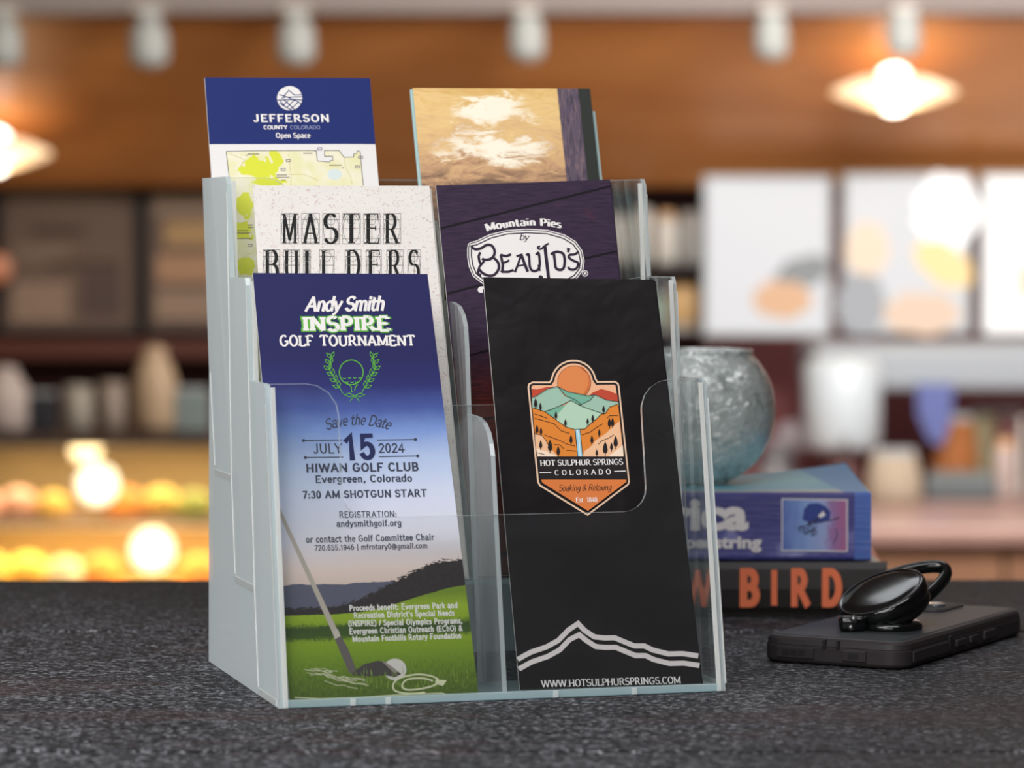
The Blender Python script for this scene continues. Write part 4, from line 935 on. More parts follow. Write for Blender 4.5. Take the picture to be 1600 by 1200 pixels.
for dy in (0, 48):
    rr = [(x+(dy*.12), y+dy+(8 if i == 6 and dy else 0)) for i, (x, y) in enumerate(ridge)]
    pg.decal('ridge_line', ribbon([g6(*p) for p in rr], lambda a: 7.9), rgb('ink_ridge', 226, 216, 216, .5), 3, 'white zigzag mountain ridge line', True)
pg.text(*glyphs('WWW.HOTSULPHURSPRINGS.COM', .15, .08, .26, serh=.06, nib=.2), (846, 1074), (1064, 1067.6), 10.6, white_ink, 3)

# --- master builders (middle left)
def mb_fn(t, b):
    v = t.coord('Object'); n = t.noise(v, 600, 2, .5, 1.5); n2 = t.noise(v, 60, 3)
    return t.mix(t.step(n, .60, .66), t.mix(n2, srgb(226, 220, 214), srgb(234, 230, 226)), srgb(206, 186, 180))
mb_m = mat('print_speckled_paper', rough=.7, fn=mb_fn)
pg = hpage(.062-.33*.056, .33, 0)
TL, TR = pg.at(395, 290), pg.at(671, 290.5)
yb = .0565*math.hypot(1, .33)
mq = [(TL[0]-.001, yb), (TR[0]+.003, yb), TR, TL]
brochure('brochure', pg, mq, 'plain brochure directly behind the speckled master builders brochure', rgb('plain_paper', 214, 210, 204, .7), .0008, back=.0014, dx=.0012, dy=-.001)
brochure('brochure', pg, mq, 'speckled off-white brochure with tall black serif letters, middle left pocket', mb_m, .0008)
boxes = []
def mb_letter(ch, x0, x1, y0, y1):
    P, wd = glyphs(ch, .17, .035, .28, serh=.03, nib=.0, cond=1)
    xs = [q[0] for p in P for q in p]; m0, m1 = min(xs), max(xs)
    P = [[((x-m0)/(m1-m0), y) for x, y in p] for p in P]
    a = pg.at(x0, y1); b_ = pg.at(x1, y1); c_ = pg.at(x0, y0); ww_ = b_[0]-a[0]; hh = c_[1]-a[1]
    sl = 0
    pg.decal('lettering', [[(a[0]+x*ww_+y*(c_[0]-a[0]), a[1]+y*hh) for x, y in p] for p in P], black_ink, 3)
    th = lambda a: .00022
    cx_, cy_ = (x0+x1)/2, (y0+y1)/2
    L2 = [[(x0-1, y0-1), (x1+1, y0-1), (x1+1, y1+1), (x0-1, y1+1), (x0-1, y0-1)], [(x0-1, cy_), (x1+1, cy_)], [(cx_, y0-1), (cx_, y1+1)], [(x0-1, y0+9), (x1+1, y0+9)], [(x0-1, y1-7), (x1+1, y1-7)],
          arc(cx_, cy_, (x1-x0)/2, (y1-y0)/2, 0, 360, 20), arc(cx_, y0+10, 6, 7, 0, 360, 12)]
    for l_ in L2: boxes.extend(ribbon([pg.at(*p) for p in l_], th))
for ch, x0, x1 in zip('MASTER', (440, 472, 505, 536, 569, 600), (465, 498, 529, 562, 593, 625)): mb_letter(ch, x0, x1, 334.5, 380)
for ch, x0, x1 in zip('BUILDERS', (412, 444, 475, 500, 540, 573, 605, 638), (436, 467, 484, 521, 563, 595, 629, 656)): mb_letter(ch, x0, x1, 391.5, 437)
pg.decal('construction_lines', boxes, rgb('ink_hairline', 120, 118, 116, .6), 2)

# --- purple pizza brochure (middle right)
def bj_fn(t, b):
    s_, tt, _ = t.sep(t.coord('UV')); P = t.comb(s_, t.m('MULTIPLY', tt, 2.3))
    sk = t.m('ADD', t.m('MULTIPLY', tt, 2.3), t.m('MULTIPLY', s_, -.22))
    fr = t.m('FRACT', t.m('MULTIPLY_ADD', sk, 2.55, .30))
    groove = t.m('LESS_THAN', t.m('ABSOLUTE', t.m('SUBTRACT', fr, .5)), .018)
    gr = t.noise(t.mapp(P, (1, 9, 1), rot=(0, 0, .2)), 9, 4, .6, .8); big = t.noise(P, 3, 2)
    col = t.ramp(gr, [(.25, srgb(36, 26, 44)), (.6, srgb(58, 42, 66)), (.85, srgb(84, 54, 78))])
    col = t.mix(t.step(tt, .62, .40), col, t.ramp(gr, [(.25, srgb(40, 14, 14)), (.6, srgb(90, 34, 24)), (.85, srgb(122, 58, 40))]))
    col = t.mix(t.m('MULTIPLY', t.step(big, .62, .75), .5), col, srgb(96, 44, 50))
    return t.mix(groove, col, srgb(20, 13, 22))
bj_m = mat('print_purple_planks', rough=.42, fn=bj_fn, spec=.2)
pg = hpage(.062-.33*.056, .33, 0)
TL, TR = pg.at(681, 290), pg.at(953, 280.5)
bq = [(TL[0]+.003, yb), (TR[0]-.0005, yb), TR, TL]
brochure('brochure', pg, bq, 'brochure edge showing just behind the purple pizza brochure', bj_m, .0008, back=.0014, dx=.0011, dy=-.001)
brochure('brochure', pg, bq, 'dark purple brochure with a white oval pizza logo, middle right pocket', bj_m, .0008)
c7 = lambda x, y: (700+x/6.154, 310+y/6.154); C7 = lambda l_: [c7(*p) for p in l_]
pg.text(*glyphs('Mountain Pies', .27, .09, .26, serh=.07, track=.05), c7(372, 318), c7(1085, 285), 11.2, white_ink, 3, sag=.55)
outer = [(184, 480), (192, 440), (215, 420), (262, 410), (400, 345), (560, 305), (760, 292), (960, 303), (1120, 348), (1230, 415), (1290, 500), (1312, 600), (1300, 690), (1240, 772), (1100, 850), (800, 900), (450, 850), (330, 822), (240, 752), (200, 660), (184, 560)]
pur = rgb('ink_purple', 46, 32, 52, .45)
for d, mm, l_ in ((0, white_ink, 2), (9, pur, 3), (18, white_ink, 4), (34, pur, 5), (46, white_ink, 6)):
    pg.decal('logo_oval', [C7(offset(outer, d))], mm, l_, px=True)
pg.text(*script('by', .14, .07), c7(680, 402), c7(775, 402), 10, pur, 8)
def st(pts, w_): return ribbon(smooth(C7(pts)) if len(pts) > 4 else C7(pts), lambda a: w_/6.154)
S_ = []
S_ += st([(222, 452), (235, 478), (270, 492), (320, 480), (365, 452), (415, 455), (445, 500), (440, 550), (405, 585), (350, 592), (325, 580)], 26)
S_ += st([(308, 520), (292, 560), (300, 610), (318, 640)], 24) + st([(345, 605), (300, 660), (285, 710), (300, 745)], 22)
S_ += st([(440, 575), (480, 620), (485, 680), (445, 735), (390, 745), (330, 720), (300, 685)], 26)
S_ += st([(505, 545), (525, 640), (520, 700), (510, 715)], 26) + st([(500, 545), (560, 558), (605, 540)], 24) + st([(520, 625), (560, 612), (588, 596)], 20) + st([(515, 708), (580, 708), (630, 690)], 24)
S_ += st([(640, 712), (670, 640), (700, 545), (655, 560)], 22) + st([(700, 535), (730, 620), (765, 708)], 28) + st([(655, 655), (740, 640)], 16)
S_ += st([(750, 550), (775, 545), (785, 660), (815, 700), (860, 690), (880, 640), (870, 530), (845, 545)], 24) + st([(868, 640), (880, 700)], 22)
S_ += st([(885, 462), (862, 470), (868, 488), (895, 488), (925, 460), (968, 435)], 18) + st([(930, 465), (940, 560), (955, 680), (965, 775)], 32)
S_ += st([(985, 540), (1015, 525), (1050, 515), (1105, 535), (1120, 600), (1110, 670), (1075, 690), (1035, 670), (1025, 600), (1015, 530)], 26)
S_ += st([(1140, 485), (1160, 492), (1150, 520)], 24)
S_ += st([(1255, 515), (1215, 540), (1170, 545), (1160, 570), (1200, 600), (1245, 620), (1240, 665), (1205, 688), (1165, 680), (1155, 660)], 24)
S_ += [C7(arc(890, 762, 22, 22, 0, 340, 12)), C7(arc(305, 738, 14, 14, 0, 340, 8))]
pg.decal('logo_lettering', S_, pur, 8, px=True)
pg.decal('logo_mark', ribbon(C7(arc(1316, 724, 26, 26, 0, 360, 18)), lambda a: 1.3)+[C7(arc(1316, 724, 12, 12, 0, 340, 10))], white_ink, 8, px=True)
pg.decal('logo_lettering', [C7(arc(318, 880, 34, 30, 60, 300, 12)), C7([(300, 850), (340, 846), (344, 866), (320, 905), (300, 900)])], white_ink, 4, px=True)

# --- county map brochure (back left)
def jf_fn(t, b):
    s_, tt, _ = t.sep(t.coord('UV'))
    return t.mix(t.m('GREATER_THAN', tt, JT), srgb(232, 229, 228), srgb(26, 42, 108))
pg = hpage(.13-.37*.1095, .37, 0)
TL, TR = pg.at(320, 121), pg.at(578, 122); yb = .1095*math.hypot(1, .37)
jq = [(TL[0]-.0005, yb), (TR[0]-.001, yb), TR, TL]
JT = (pg.at(450, 226.5)[1]-yb)/(TL[1]-yb)
jf_m = mat('print_county_map', rough=.55, fn=jf_fn, spec=.2)
brochure('brochure', pg, jq, 'white map brochure with a blue header, tallest in the back left pocket', jf_m, .0016)
g1 = lambda x, y: (300+x/4, 100+y/4); G1 = lambda l_: [g1(*p) for p in l_]
pg.decal('county_logo', [G1(arc(610, 214, 79, 76, 0, 350, 40))], white_ink, 2, 'round white mountain logo', True)
blu = rgb('ink_header_blue', 26, 42, 108, .55)
ll = [[(545, 192), (600, 208), (690, 205)], [(570, 205), (605, 165), (640, 195), (690, 192)], [(532, 226), (640, 222), (690, 226)], [(545, 245), (600, 278), (620, 290)], [(575, 225), (640, 285)], [(560, 215), (590, 205), (660, 235), (680, 250)],
      [(640, 225), (590, 275)], [(668, 235), (612, 288)], [(600, 232), (565, 262)], [(550, 232), (585, 270)]]
pg.decal('county_logo', [p for l_ in ll for p in ribbon(G1(l_), lambda a: 1.35)], blu, 3, px=True)
pg.text(*glyphs('JEFFERSON', .22, .2, 0, track=.16), (397.5, 190), (514.5, 190), 10.6, white_ink, 3)
pg.text(*glyphs('COUNTY', .24, .18, .26, serh=.12, track=.04), (412, 202), (449, 202), 5.8, white_ink, 3)
pg.text(*glyphs('COLORADO', .11, .09, .2, serh=.07, track=.04), (453.5, 202), (500.5, 202), 5.8, rgb('ink_pale_blue', 168, 176, 206, .55), 3)
pg.text(*glyphs('Open Space', .19, .15, .2, serh=.1, track=.02), (431, 215.5), (485, 215.5), 7.6, white_ink, 3)
def map_fn(t, b):
    v = t.coord('Object'); n = t.noise(v, 38, 5, .62, .3); n2 = t.noise(v, 90, 3); s3 = t.sep(v)
    m1 = None
    for cx_, cy_, rx_, ry_ in ((420, 650, 120, 75), (525, 590, 38, 60), (470, 735, 110, 30), (330, 880, 52, 80), (320, 1050, 70, 60), (335, 1260, 60, 60)):
        P0 = pg.at(*g1(cx_, cy_)); P1 = pg.at(*g1(cx_+rx_, cy_-ry_))
        ex = t.m('MULTIPLY', t.m('SUBTRACT', s3[0], P0[0]-pg.off[0]), 1/(P1[0]-P0[0])); ey = t.m('MULTIPLY', t.m('SUBTRACT', s3[1], P0[1]-pg.off[1]), 1/(P1[1]-P0[1]))
        d_ = t.m('ADD', t.m('ADD', t.m('MULTIPLY', ex, ex), t.m('MULTIPLY', ey, ey)), t.m('MULTIPLY_ADD', t.noise(v, 150, 3, .6), 3.2, -1.6))
        q_ = t.m('LESS_THAN', d_, .8); m1 = q_ if m1 is None else t.m('MAXIMUM', m1, q_)
    base = t.mix(t.step(n2, .35, .65), srgb(238, 232, 208), srgb(230, 226, 176))
    return t.mix(m1, base, srgb(218, 222, 64))
map_m = mat('print_map', rough=.55, fn=map_fn, spec=.2)
border = [(213, 547), (400, 543), (775, 541), (783, 606), (860, 614), (862, 604), (880, 604), (878, 577), (828, 577), (828, 541), (918, 541), (950, 584), (1010, 582), (1011, 562), (1030, 560), (1032, 544), (1050, 547), (1054, 600), (1070, 760)]
pb = G1(border); left = G1([(213, 547), (232, 712), (255, 1000), (262, 1100), (275, 1300)])
low = [pg.at(*q) for q in pb]; lf = [pg.at(*q) for q in left]
pg.decal('map_area', [low + [(low[-1][0]+.001, .16), (lf[-1][0]+.003, .16)] + lf[:0:-1]], map_m, 2, 'yellow county map')
pg.decal('map_border', ribbon(pb, lambda a: .8)+ribbon(left, lambda a: .8), black_ink, 3, px=True)
rd = [[(605, 560), (610, 640), (620, 700), (615, 760)], [(600, 690), (700, 690), (790, 730)], [(950, 580), (960, 650), (990, 700), (1000, 750)], [(235, 560), (330, 600), (300, 640)], [(270, 1040), (320, 1060), (375, 1055)], [(300, 1270), (330, 1200), (372, 1180)]]
pg.decal('map_roads', [p for l_ in rd for p in ribbon(G1(l_), lambda a: .7)], rgb('ink_road', 206, 196, 120, .6), 3, px=True)
pg.decal('map_lake', [G1(arc(890, 690, 45, 35, 0, 340, 14))], rgb('ink_lake', 214, 226, 224, .6), 3, px=True)
lab = []
for x, y, w_ in [(348, 567, 70), (695, 562, 52), (858, 636, 75), (528, 697, 65), (525, 712, 82), (555, 729, 28), (350, 1010, 26), (352, 1026, 26), (285, 1045, 60), (278, 1060, 80), (268, 1094, 100)]:
    x2 = x
    while x2 < x+w_: q = random.uniform(5, 9); lab.append(G1([(x2, y), (x2+q, y), (x2+q, y-6), (x2, y-6)])); x2 += q+2.4
for x, y in [(340, 571), (943, 650), (768, 543)]: lab.append(G1(arc(x, y, 4, 4, 0, 330, 8)))
pg.decal('map_labels', lab, rgb('ink_labels', 108, 96, 96, .6), 4, px=True)
sh = []
for x, y in [(602, 606), (569, 662), (797, 532), (1053, 586), (1033, 645), (363, 1136)]: sh += ribbon(G1([(x-13, y-8), (x+13, y-8), (x+13, y+5), (x-13, y+5), (x-13, y-8)]), lambda a: .8)
pg.decal('map_signs', sh, rgb('ink_sign', 96, 74, 120, .6), 4, px=True)
pg.decal('map_badge', ribbon(arc(397, 496, 4, 5, 0, 360, 14), lambda a: 2), rgb('ink_red', 200, 50, 60, .5), 4, px=True)

# --- sunset brochure (back right)
def sun_fn(t, b):
    s_, tt, _ = t.sep(t.coord('UV')); P = t.comb(s_, t.m('MULTIPLY', tt, 2.3))
    wv = t.noise(t.mapp(P, (1, 2.6, 1), rot=(0, 0, .12)), 4.4, 8, .72, 1.2); big = t.noise(P, 4.2, 3, .5)
    top = t.m('MULTIPLY', t.m('SUBTRACT', tt, JS), 1/(1-JS))             # 0..1 over the part that shows
    v = t.m('ADD', t.m('MULTIPLY_ADD', top, .42, .02), t.m('MULTIPLY', wv, .75))
    sky = t.ramp(v, [(.22, srgb(88, 72, 62)), (.36, srgb(140, 108, 84)), (.47, srgb(200, 158, 118)), (.60, srgb(224, 184, 128)), (.74, srgb(236, 200, 136)), (.88, srgb(222, 178, 104)), (.97, srgb(206, 158, 92))])
    def blob(x, y, rx, ry):
        dx = t.m('MULTIPLY', t.m('SUBTRACT', t.m('ADD', s_, t.m('MULTIPLY_ADD', big, .5, -.25)), x), 1/rx); dy = t.m('MULTIPLY', t.m('SUBTRACT', t.m('ADD', top, t.m('MULTIPLY_ADD', wv, .9, -.45)), y), 1/ry)
        d = t.m('ADD', t.m('MULTIPLY', dx, dx), t.m('MULTIPLY', dy, dy)); return t.m('MULTIPLY', t.step(d, 2.2, .2), .95)
    bl = t.m('MAXIMUM', blob(.42, .77, .19, .12), blob(.44, .36, .24, .11))
    sky = t.mix(bl, sky, srgb(255, 246, 226))
    bark = t.noise(t.mapp(P, (9, 1, 1), rot=(0, 0, -.05)), 8, 5, .7, .6)
    bk = t.ramp(bark, [(.3, srgb(44, 38, 46)), (.5, srgb(92, 78, 98)), (.7, srgb(140, 112, 104))])
    x1 = t.m('SUBTRACT', s_, t.m('MULTIPLY', wv, .012))
    col = t.mix(t.m('GREATER_THAN', x1, .805), sky, bk)
    return t.mix(t.m('GREATER_THAN', x1, .925), col, srgb(38, 42, 36))
pg = hpage(.13-.37*.1095, .37, 0)
TL, TR = pg.at(645, 137.5), pg.at(922, 138.5)
sq = [(TL[0]-.0005, yb), (TR[0]-.001, yb), TR, TL]
JS = (pg.at(780, 285)[1]-yb)/(TL[1]-yb)
sun_m = mat('print_sunset', rough=.4, fn=sun_fn, spec=.25)
tealp = rgb('pale_teal_edge', 176, 204, 204, .5)
brochure('brochure', pg, sq, 'rearmost brochure of the sunset stack, pale edge showing at the right', tealp, .0016, back=.0046, dx=.0030, dy=-.012, edge=tealp)
brochure('brochure', pg, sq, 'second brochure of the sunset stack, pale edge showing at the left', tealp, .0016, back=.0022, dx=-.0010, dy=0, edge=tealp)
brochure('brochure', pg, sq, 'golden sunset brochure with a tree trunk, back right pocket', sun_m, .0010, edge=tealp)
# ------------------------------------------------------------------ books
YB = 1.9834
def book_frame(x0, y0, z): return Matrix.Translation((x0, y0, z))
# lower book: black spine, orange capitals
bx1 = PT(1386, 900, YB).x; bx0 = bx1-.262; BH = .0345
lb = thing('book', 'thick black book with orange capitals, lowest under the globe', 'book', (bx0, YB, .0004), group=None)
black_cover = mat('black_cover', srgb(34, 28, 28), .42); teal_cover = rgb('teal_cover', 70, 112, 116, .45)
def paper_fn(t, b):
    n = t.noise(t.mapp(t.coord('Object'), (1, 1, 90)), 12, 2); return t.mix(n, srgb(206, 196, 178), srgb(232, 224, 208))
pages = mat('page_block', rough=.8, fn=paper_fn)
Lb = bx1-bx0
box('page_block', (.003, .003, .0016), (Lb-.003, .158, BH-.0016), pages, lb)
box('back_cover', (0, .001, 0), (Lb, .162, .0015), black_cover, lb, .0004)
# front cover lifts and curls at its right end: orange lining shows
V, Fc = [], []; nx, ny = 40, 6
for j in range(ny+1):
    for i in range(nx+1):
        x = Lb*i/nx; y = .001+.164*j/ny; q = max(0, (i/nx-.93)/.07); z = BH-.0012-.0035*q*q*(.35+.65*(1-j/ny))
        V.append((x+(.006*q*(j/ny)), y, z))
n0 = len(V); V += [(x, y, z-.0011) for x, y, z in V]
for j in range(ny):
    for i in range(nx):
        a = j*(nx+1)+i; Fc += [(a, a+1, a+nx+2, a+nx+1), (n0+a, n0+a+nx+1, n0+a+nx+2, n0+a+1)]
rim = [j*(nx+1)+nx for j in range(ny+1)]; Fc += [(rim[j], n0+rim[j], n0+rim[j+1], rim[j+1]) for j in range(ny)]
Fc += [(i, n0+i, n0+i+1, i+1) for i in range(nx)]
of = len(Fc)
obj('front_cover', V, Fc, [teal_cover, rgb('orange_lining', 226, 150, 116, .6)], lb, mi=[0 if (k % 2 == 0 and k < 2*nx*ny and (k//2) % nx < nx-1) else (1 if k >= 2*nx*ny and k < 2*nx*ny+ny or k < 2*nx*ny and (k//2) % nx >= nx-1 else 0) for k in range(of)])
V, Fc = [], []
sp_ = [(0, .002), (-.0016, .006), (-.0024, BH/2), (-.0016, BH-.005), (0, BH-.0006), (.002, BH-.0006), (.002, .002)]
prism('spine', [(y, z) for y, z in sp_], Lb, black_cover, lb, lambda y, z, h: (h, y, z+.0003))
pgb = Page(Vector((bx0, YB-.0030, 0)), (1, 0, 0), (0, 0, 1))
E2 = Matrix.Translation((bx0, YB-.0030, 0))
class SpinePage(Page):
    pass
def spine_page(root, x0, y, z):
    p = Page(Vector((x0, y, z)), (1, 0, 0), (0, 0, 1)); holder_ = bpy.data.objects
    p.root = root; p.off = (0, 0); return p
def spine_decal(root, p, name, polys, m, layer=1, label=None, px=True, rl=None):
    """print on a spine: root-local coordinates (x, depth, z)"""
    if px: polys = [[p.at(*q) for q in pl_] for pl_ in polys]
    V, Fc = [], []
    d = p.O - root.location; yy = d.y - .00006*layer
    for j_, pl_ in enumerate(polys):
        i = len(V); V += [(x+d.x, yy-(j_ % 13)*.000012, y+d.z) for x, y in pl_]; Fc.append(list(range(i, i+len(pl_))))
    o = obj(name, V, Fc, m, root)
    for f_ in o.data.polygons:
        if f_.normal.y > 0: f_.flip()
    if label: o['label'] = label
    return o
def spine_text(root, p, P, wd, p0, p1, h, m, layer=2):
    a = p.at(*p0); b_ = p.at(*p1); t_ = p.at(p0[0], p0[1]-h); sy = t_[1]-a[1]; dx = (b_[0]-a[0])/wd; dy = (b_[1]-a[1])/wd
    return spine_decal(root, p, 'lettering', [[(a[0]+dx*x, a[1]+dy*x+sy*y) for x, y in q] for q in P], m, layer, px=False)
bpy.context.view_layer.update()
p = spine_page(lb, bx0, YB-.0027, 0)
orange_ink = rgb('ink_orange', 232, 122, 84, .5)
for ch, x0, x1 in (('W', 1068, 1112), ('B', 1156, 1185), ('I', 1206, 1213.5), ('R', 1236, 1264), ('D', 1284.5, 1314)):
    if ch == 'I': spine_decal(lb, p, 'lettering', [[(1205, 946), (1214.5, 946), (1214.5, 890.5), (1205, 890.5)]], orange_ink, 2); continue
    spine_text(lb, p, *glyphs(ch, .30 if ch != 'W' else .2, .24 if ch != 'W' else .2, 0), (x0, 943), (x1, 943), 49.5, orange_ink)

# upper book: blue spine, pale capitals, small framed picture, curled cover corner
Z2 = BH+.0005; H2b = .0432
tx1 = PT(1361, 820, YB).x; tx0 = tx1-.235; Lt = tx1-tx0
ub = thing('book', 'blue paperback with a small framed picture on its spine, under the globe', 'book', (tx0, YB, Z2))
def blue_fn(t, b):
    v = t.coord('Object'); s3 = t.sep(v); n = t.noise(v, 45, 4, .6, .6); wr = t.noise(t.mapp(v, (1, 1, 14)), 14, 3)
    col = t.ramp(n, [(.3, srgb(62, 62, 126)), (.5, srgb(84, 82, 146)), (.68, srgb(146, 146, 196))])
    col = t.mix(t.step(s3[2], .024, .017), t.mix(t.step(n, .3, .7), srgb(58, 58, 126), srgb(64, 62, 122)), col)  # lavender gloss of the lower spine painted into the colour
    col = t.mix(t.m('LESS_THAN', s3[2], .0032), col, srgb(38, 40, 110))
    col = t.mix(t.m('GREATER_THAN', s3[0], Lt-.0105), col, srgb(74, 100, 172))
    cr = t.noise(t.mapp(v, (1, 1, 30)), 24, 3)
    t.l.new(t.bump(cr, .5, .001), b.inputs['Normal'])
    return t.mix(t.m('MULTIPLY', t.step(cr, .66, .70), .4), col, srgb(150, 150, 186))
blue_cover = mat('blue_cover', rough=.33, fn=blue_fn)
def top_fn(t, b):
    v = t.coord('Object'); s3 = t.sep(v); n = t.noise(t.mapp(v, (1, 3, 1)), 10, 3)
    col = t.ramp(t.m('ADD', s3[1], t.m('MULTIPLY', n, .03)), [(.012, srgb(214, 176, 150)), (.028, srgb(180, 180, 168)), (.045, srgb(96, 160, 184)), (.10, srgb(120, 176, 182)), (.15, srgb(110, 160, 180))])
    return t.mix(t.m('GREATER_THAN', s3[0], t.m('ADD', Lt-.016, t.m('MULTIPLY', s3[1], -.10))), col, srgb(70, 130, 176))
top_cover = mat('sunrise_cover', rough=.4, fn=top_fn)
box('page_block', (.002, .003, .001), (Lt-.001, .150, H2b-.0013), pages, ub)
box('back_cover', (0, .001, 0), (Lt, .152, .0009), blue_cover, ub, .0003)
prism('spine', [(0, .0006), (-.0013, .0014), (-.0016, H2b/2), (-.0013, H2b-.0022), (.0004, H2b-.0004), (.0016, H2b-.0012), (.0016, .0006)], Lt, blue_cover, ub, lambda y, z, h: (h, y, z))
V, Fc = [], []; nx, ny = 40, 10
for j in range(ny+1):
    for i in range(nx+1):
        x = Lt*i/nx; y = .0004+.151*j/ny; q = max(0, (x-(Lt-.085))/.085); r_ = j/ny
        drop = max(0, (x-(Lt-.020))/.020)
        V.append((x-.020*drop*r_*0, y, H2b-.0010+.0085*q**1.5*r_**1.3+.0002))
n0 = len(V); V += [(x, y, z-.0007) for x, y, z in V]
for j in range(ny):
    for i in range(nx):
        a = j*(nx+1)+i; Fc += [(a, a+1, a+nx+2, a+nx+1), (n0+a, n0+a+nx+1, n0+a+nx+2, n0+a+1)]
rim = [j*(nx+1)+nx for j in range(ny+1)]; Fc += [(rim[j], n0+rim[j], n0+rim[j+1], rim[j+1]) for j in range(ny)]
b0 = ny*(nx+1); Fc += [(b0+i, b0+i+1, n0+b0+i+1, n0+b0+i) for i in range(nx)] + [(i, n0+i, n0+i+1, i+1) for i in range(nx)]
obj('front_cover', V, Fc, top_cover, ub)['label'] = 'pale turquoise front cover lifting at its far corner'
bpy.context.view_layer.update()
p = spine_page(ub, tx0, YB-.0018, Z2)
pale = rgb('ink_pale', 226, 220, 220, .5)
P, wd = font_polys('frica', .045); spine_text(ub, p, P, wd, (1020, 829), (1169.5, 829), 52, pale)
P, wd = font_polys('perstring', .04); spine_text(ub, p, P, wd, (1071, 857), (1190, 857), 20, pale)
fr_ = []
for q in (((1221.5, 779.5), (1323.5, 781)), ((1323.5, 780), (1323.5, 862)), ((1324, 861.5), (1222, 860)), ((1222, 861), (1222, 779))): fr_ += ribbon(list(q), lambda a: 1.7)
def picfn(t, b):
    v = t.coord('Object'); s3 = t.sep(v); n = t.noise(t.mapp(v, (2, 1, 1)), 60, 4, .6, .5)
    g_ = t.m('MULTIPLY', t.m('SUBTRACT', s3[0], Lt-.056), 1/.040)
    return t.ramp(t.m('ADD', g_, t.m('MULTIPLY_ADD', n, .5, -.25)), [(.0, srgb(84, 108, 176)), (.4, srgb(128, 156, 208)), (.65, srgb(150, 160, 204)), (.8, srgb(146, 110, 160)), (1., srgb(160, 96, 140))])
spine_decal(ub, p, 'spine_picture', [[(1222, 861), (1323, 861), (1323, 780), (1222, 780)]], mat('print_spine_picture', rough=.4, fn=picfn), 1, 'framed blue and pink picture of a boulder')
spine_decal(ub, p, 'spine_picture_frame', fr_, pale, 3)
rock = rgb('ink_rock', 58, 72, 138, .5); tw = rgb('ink_twig', 58, 52, 84, .5)
spine_decal(ub, p, 'spine_picture_rock', [[(1254, 812), (1256, 796), (1264, 787), (1278, 786), (1290, 791), (1298, 800), (1296, 812), (1282, 817), (1264, 816)]], rock, 3)
tws = ribbon([(1262, 818), (1276, 812), (1284, 803), (1291, 799)], lambda a: 3)+ribbon([(1248, 826), (1262, 820), (1280, 816), (1300, 812), (1312, 808)], lambda a: 1.6)+ribbon([(1256, 834), (1268, 828), (1276, 822)], lambda a: 1.3)+ribbon([(1268, 838), (1274, 826)], lambda a: 1.3)+ribbon([(1302, 850), (1308, 836), (1306, 826)], lambda a: 1.2)
for x, y in ((1252, 826), (1260, 830), (1266, 826), (1272, 832)): tws += ribbon(arc(x, y, 4, 4, 0, 360, 12), lambda a: 1.2)
spine_decal(ub, p, 'spine_picture_twigs', tws, tw, 4)
spine_decal(ub, p, 'spine_picture_glint', [[(1278, 806), (1286, 798), (1290, 805), (1282, 809)]], pale, 5)

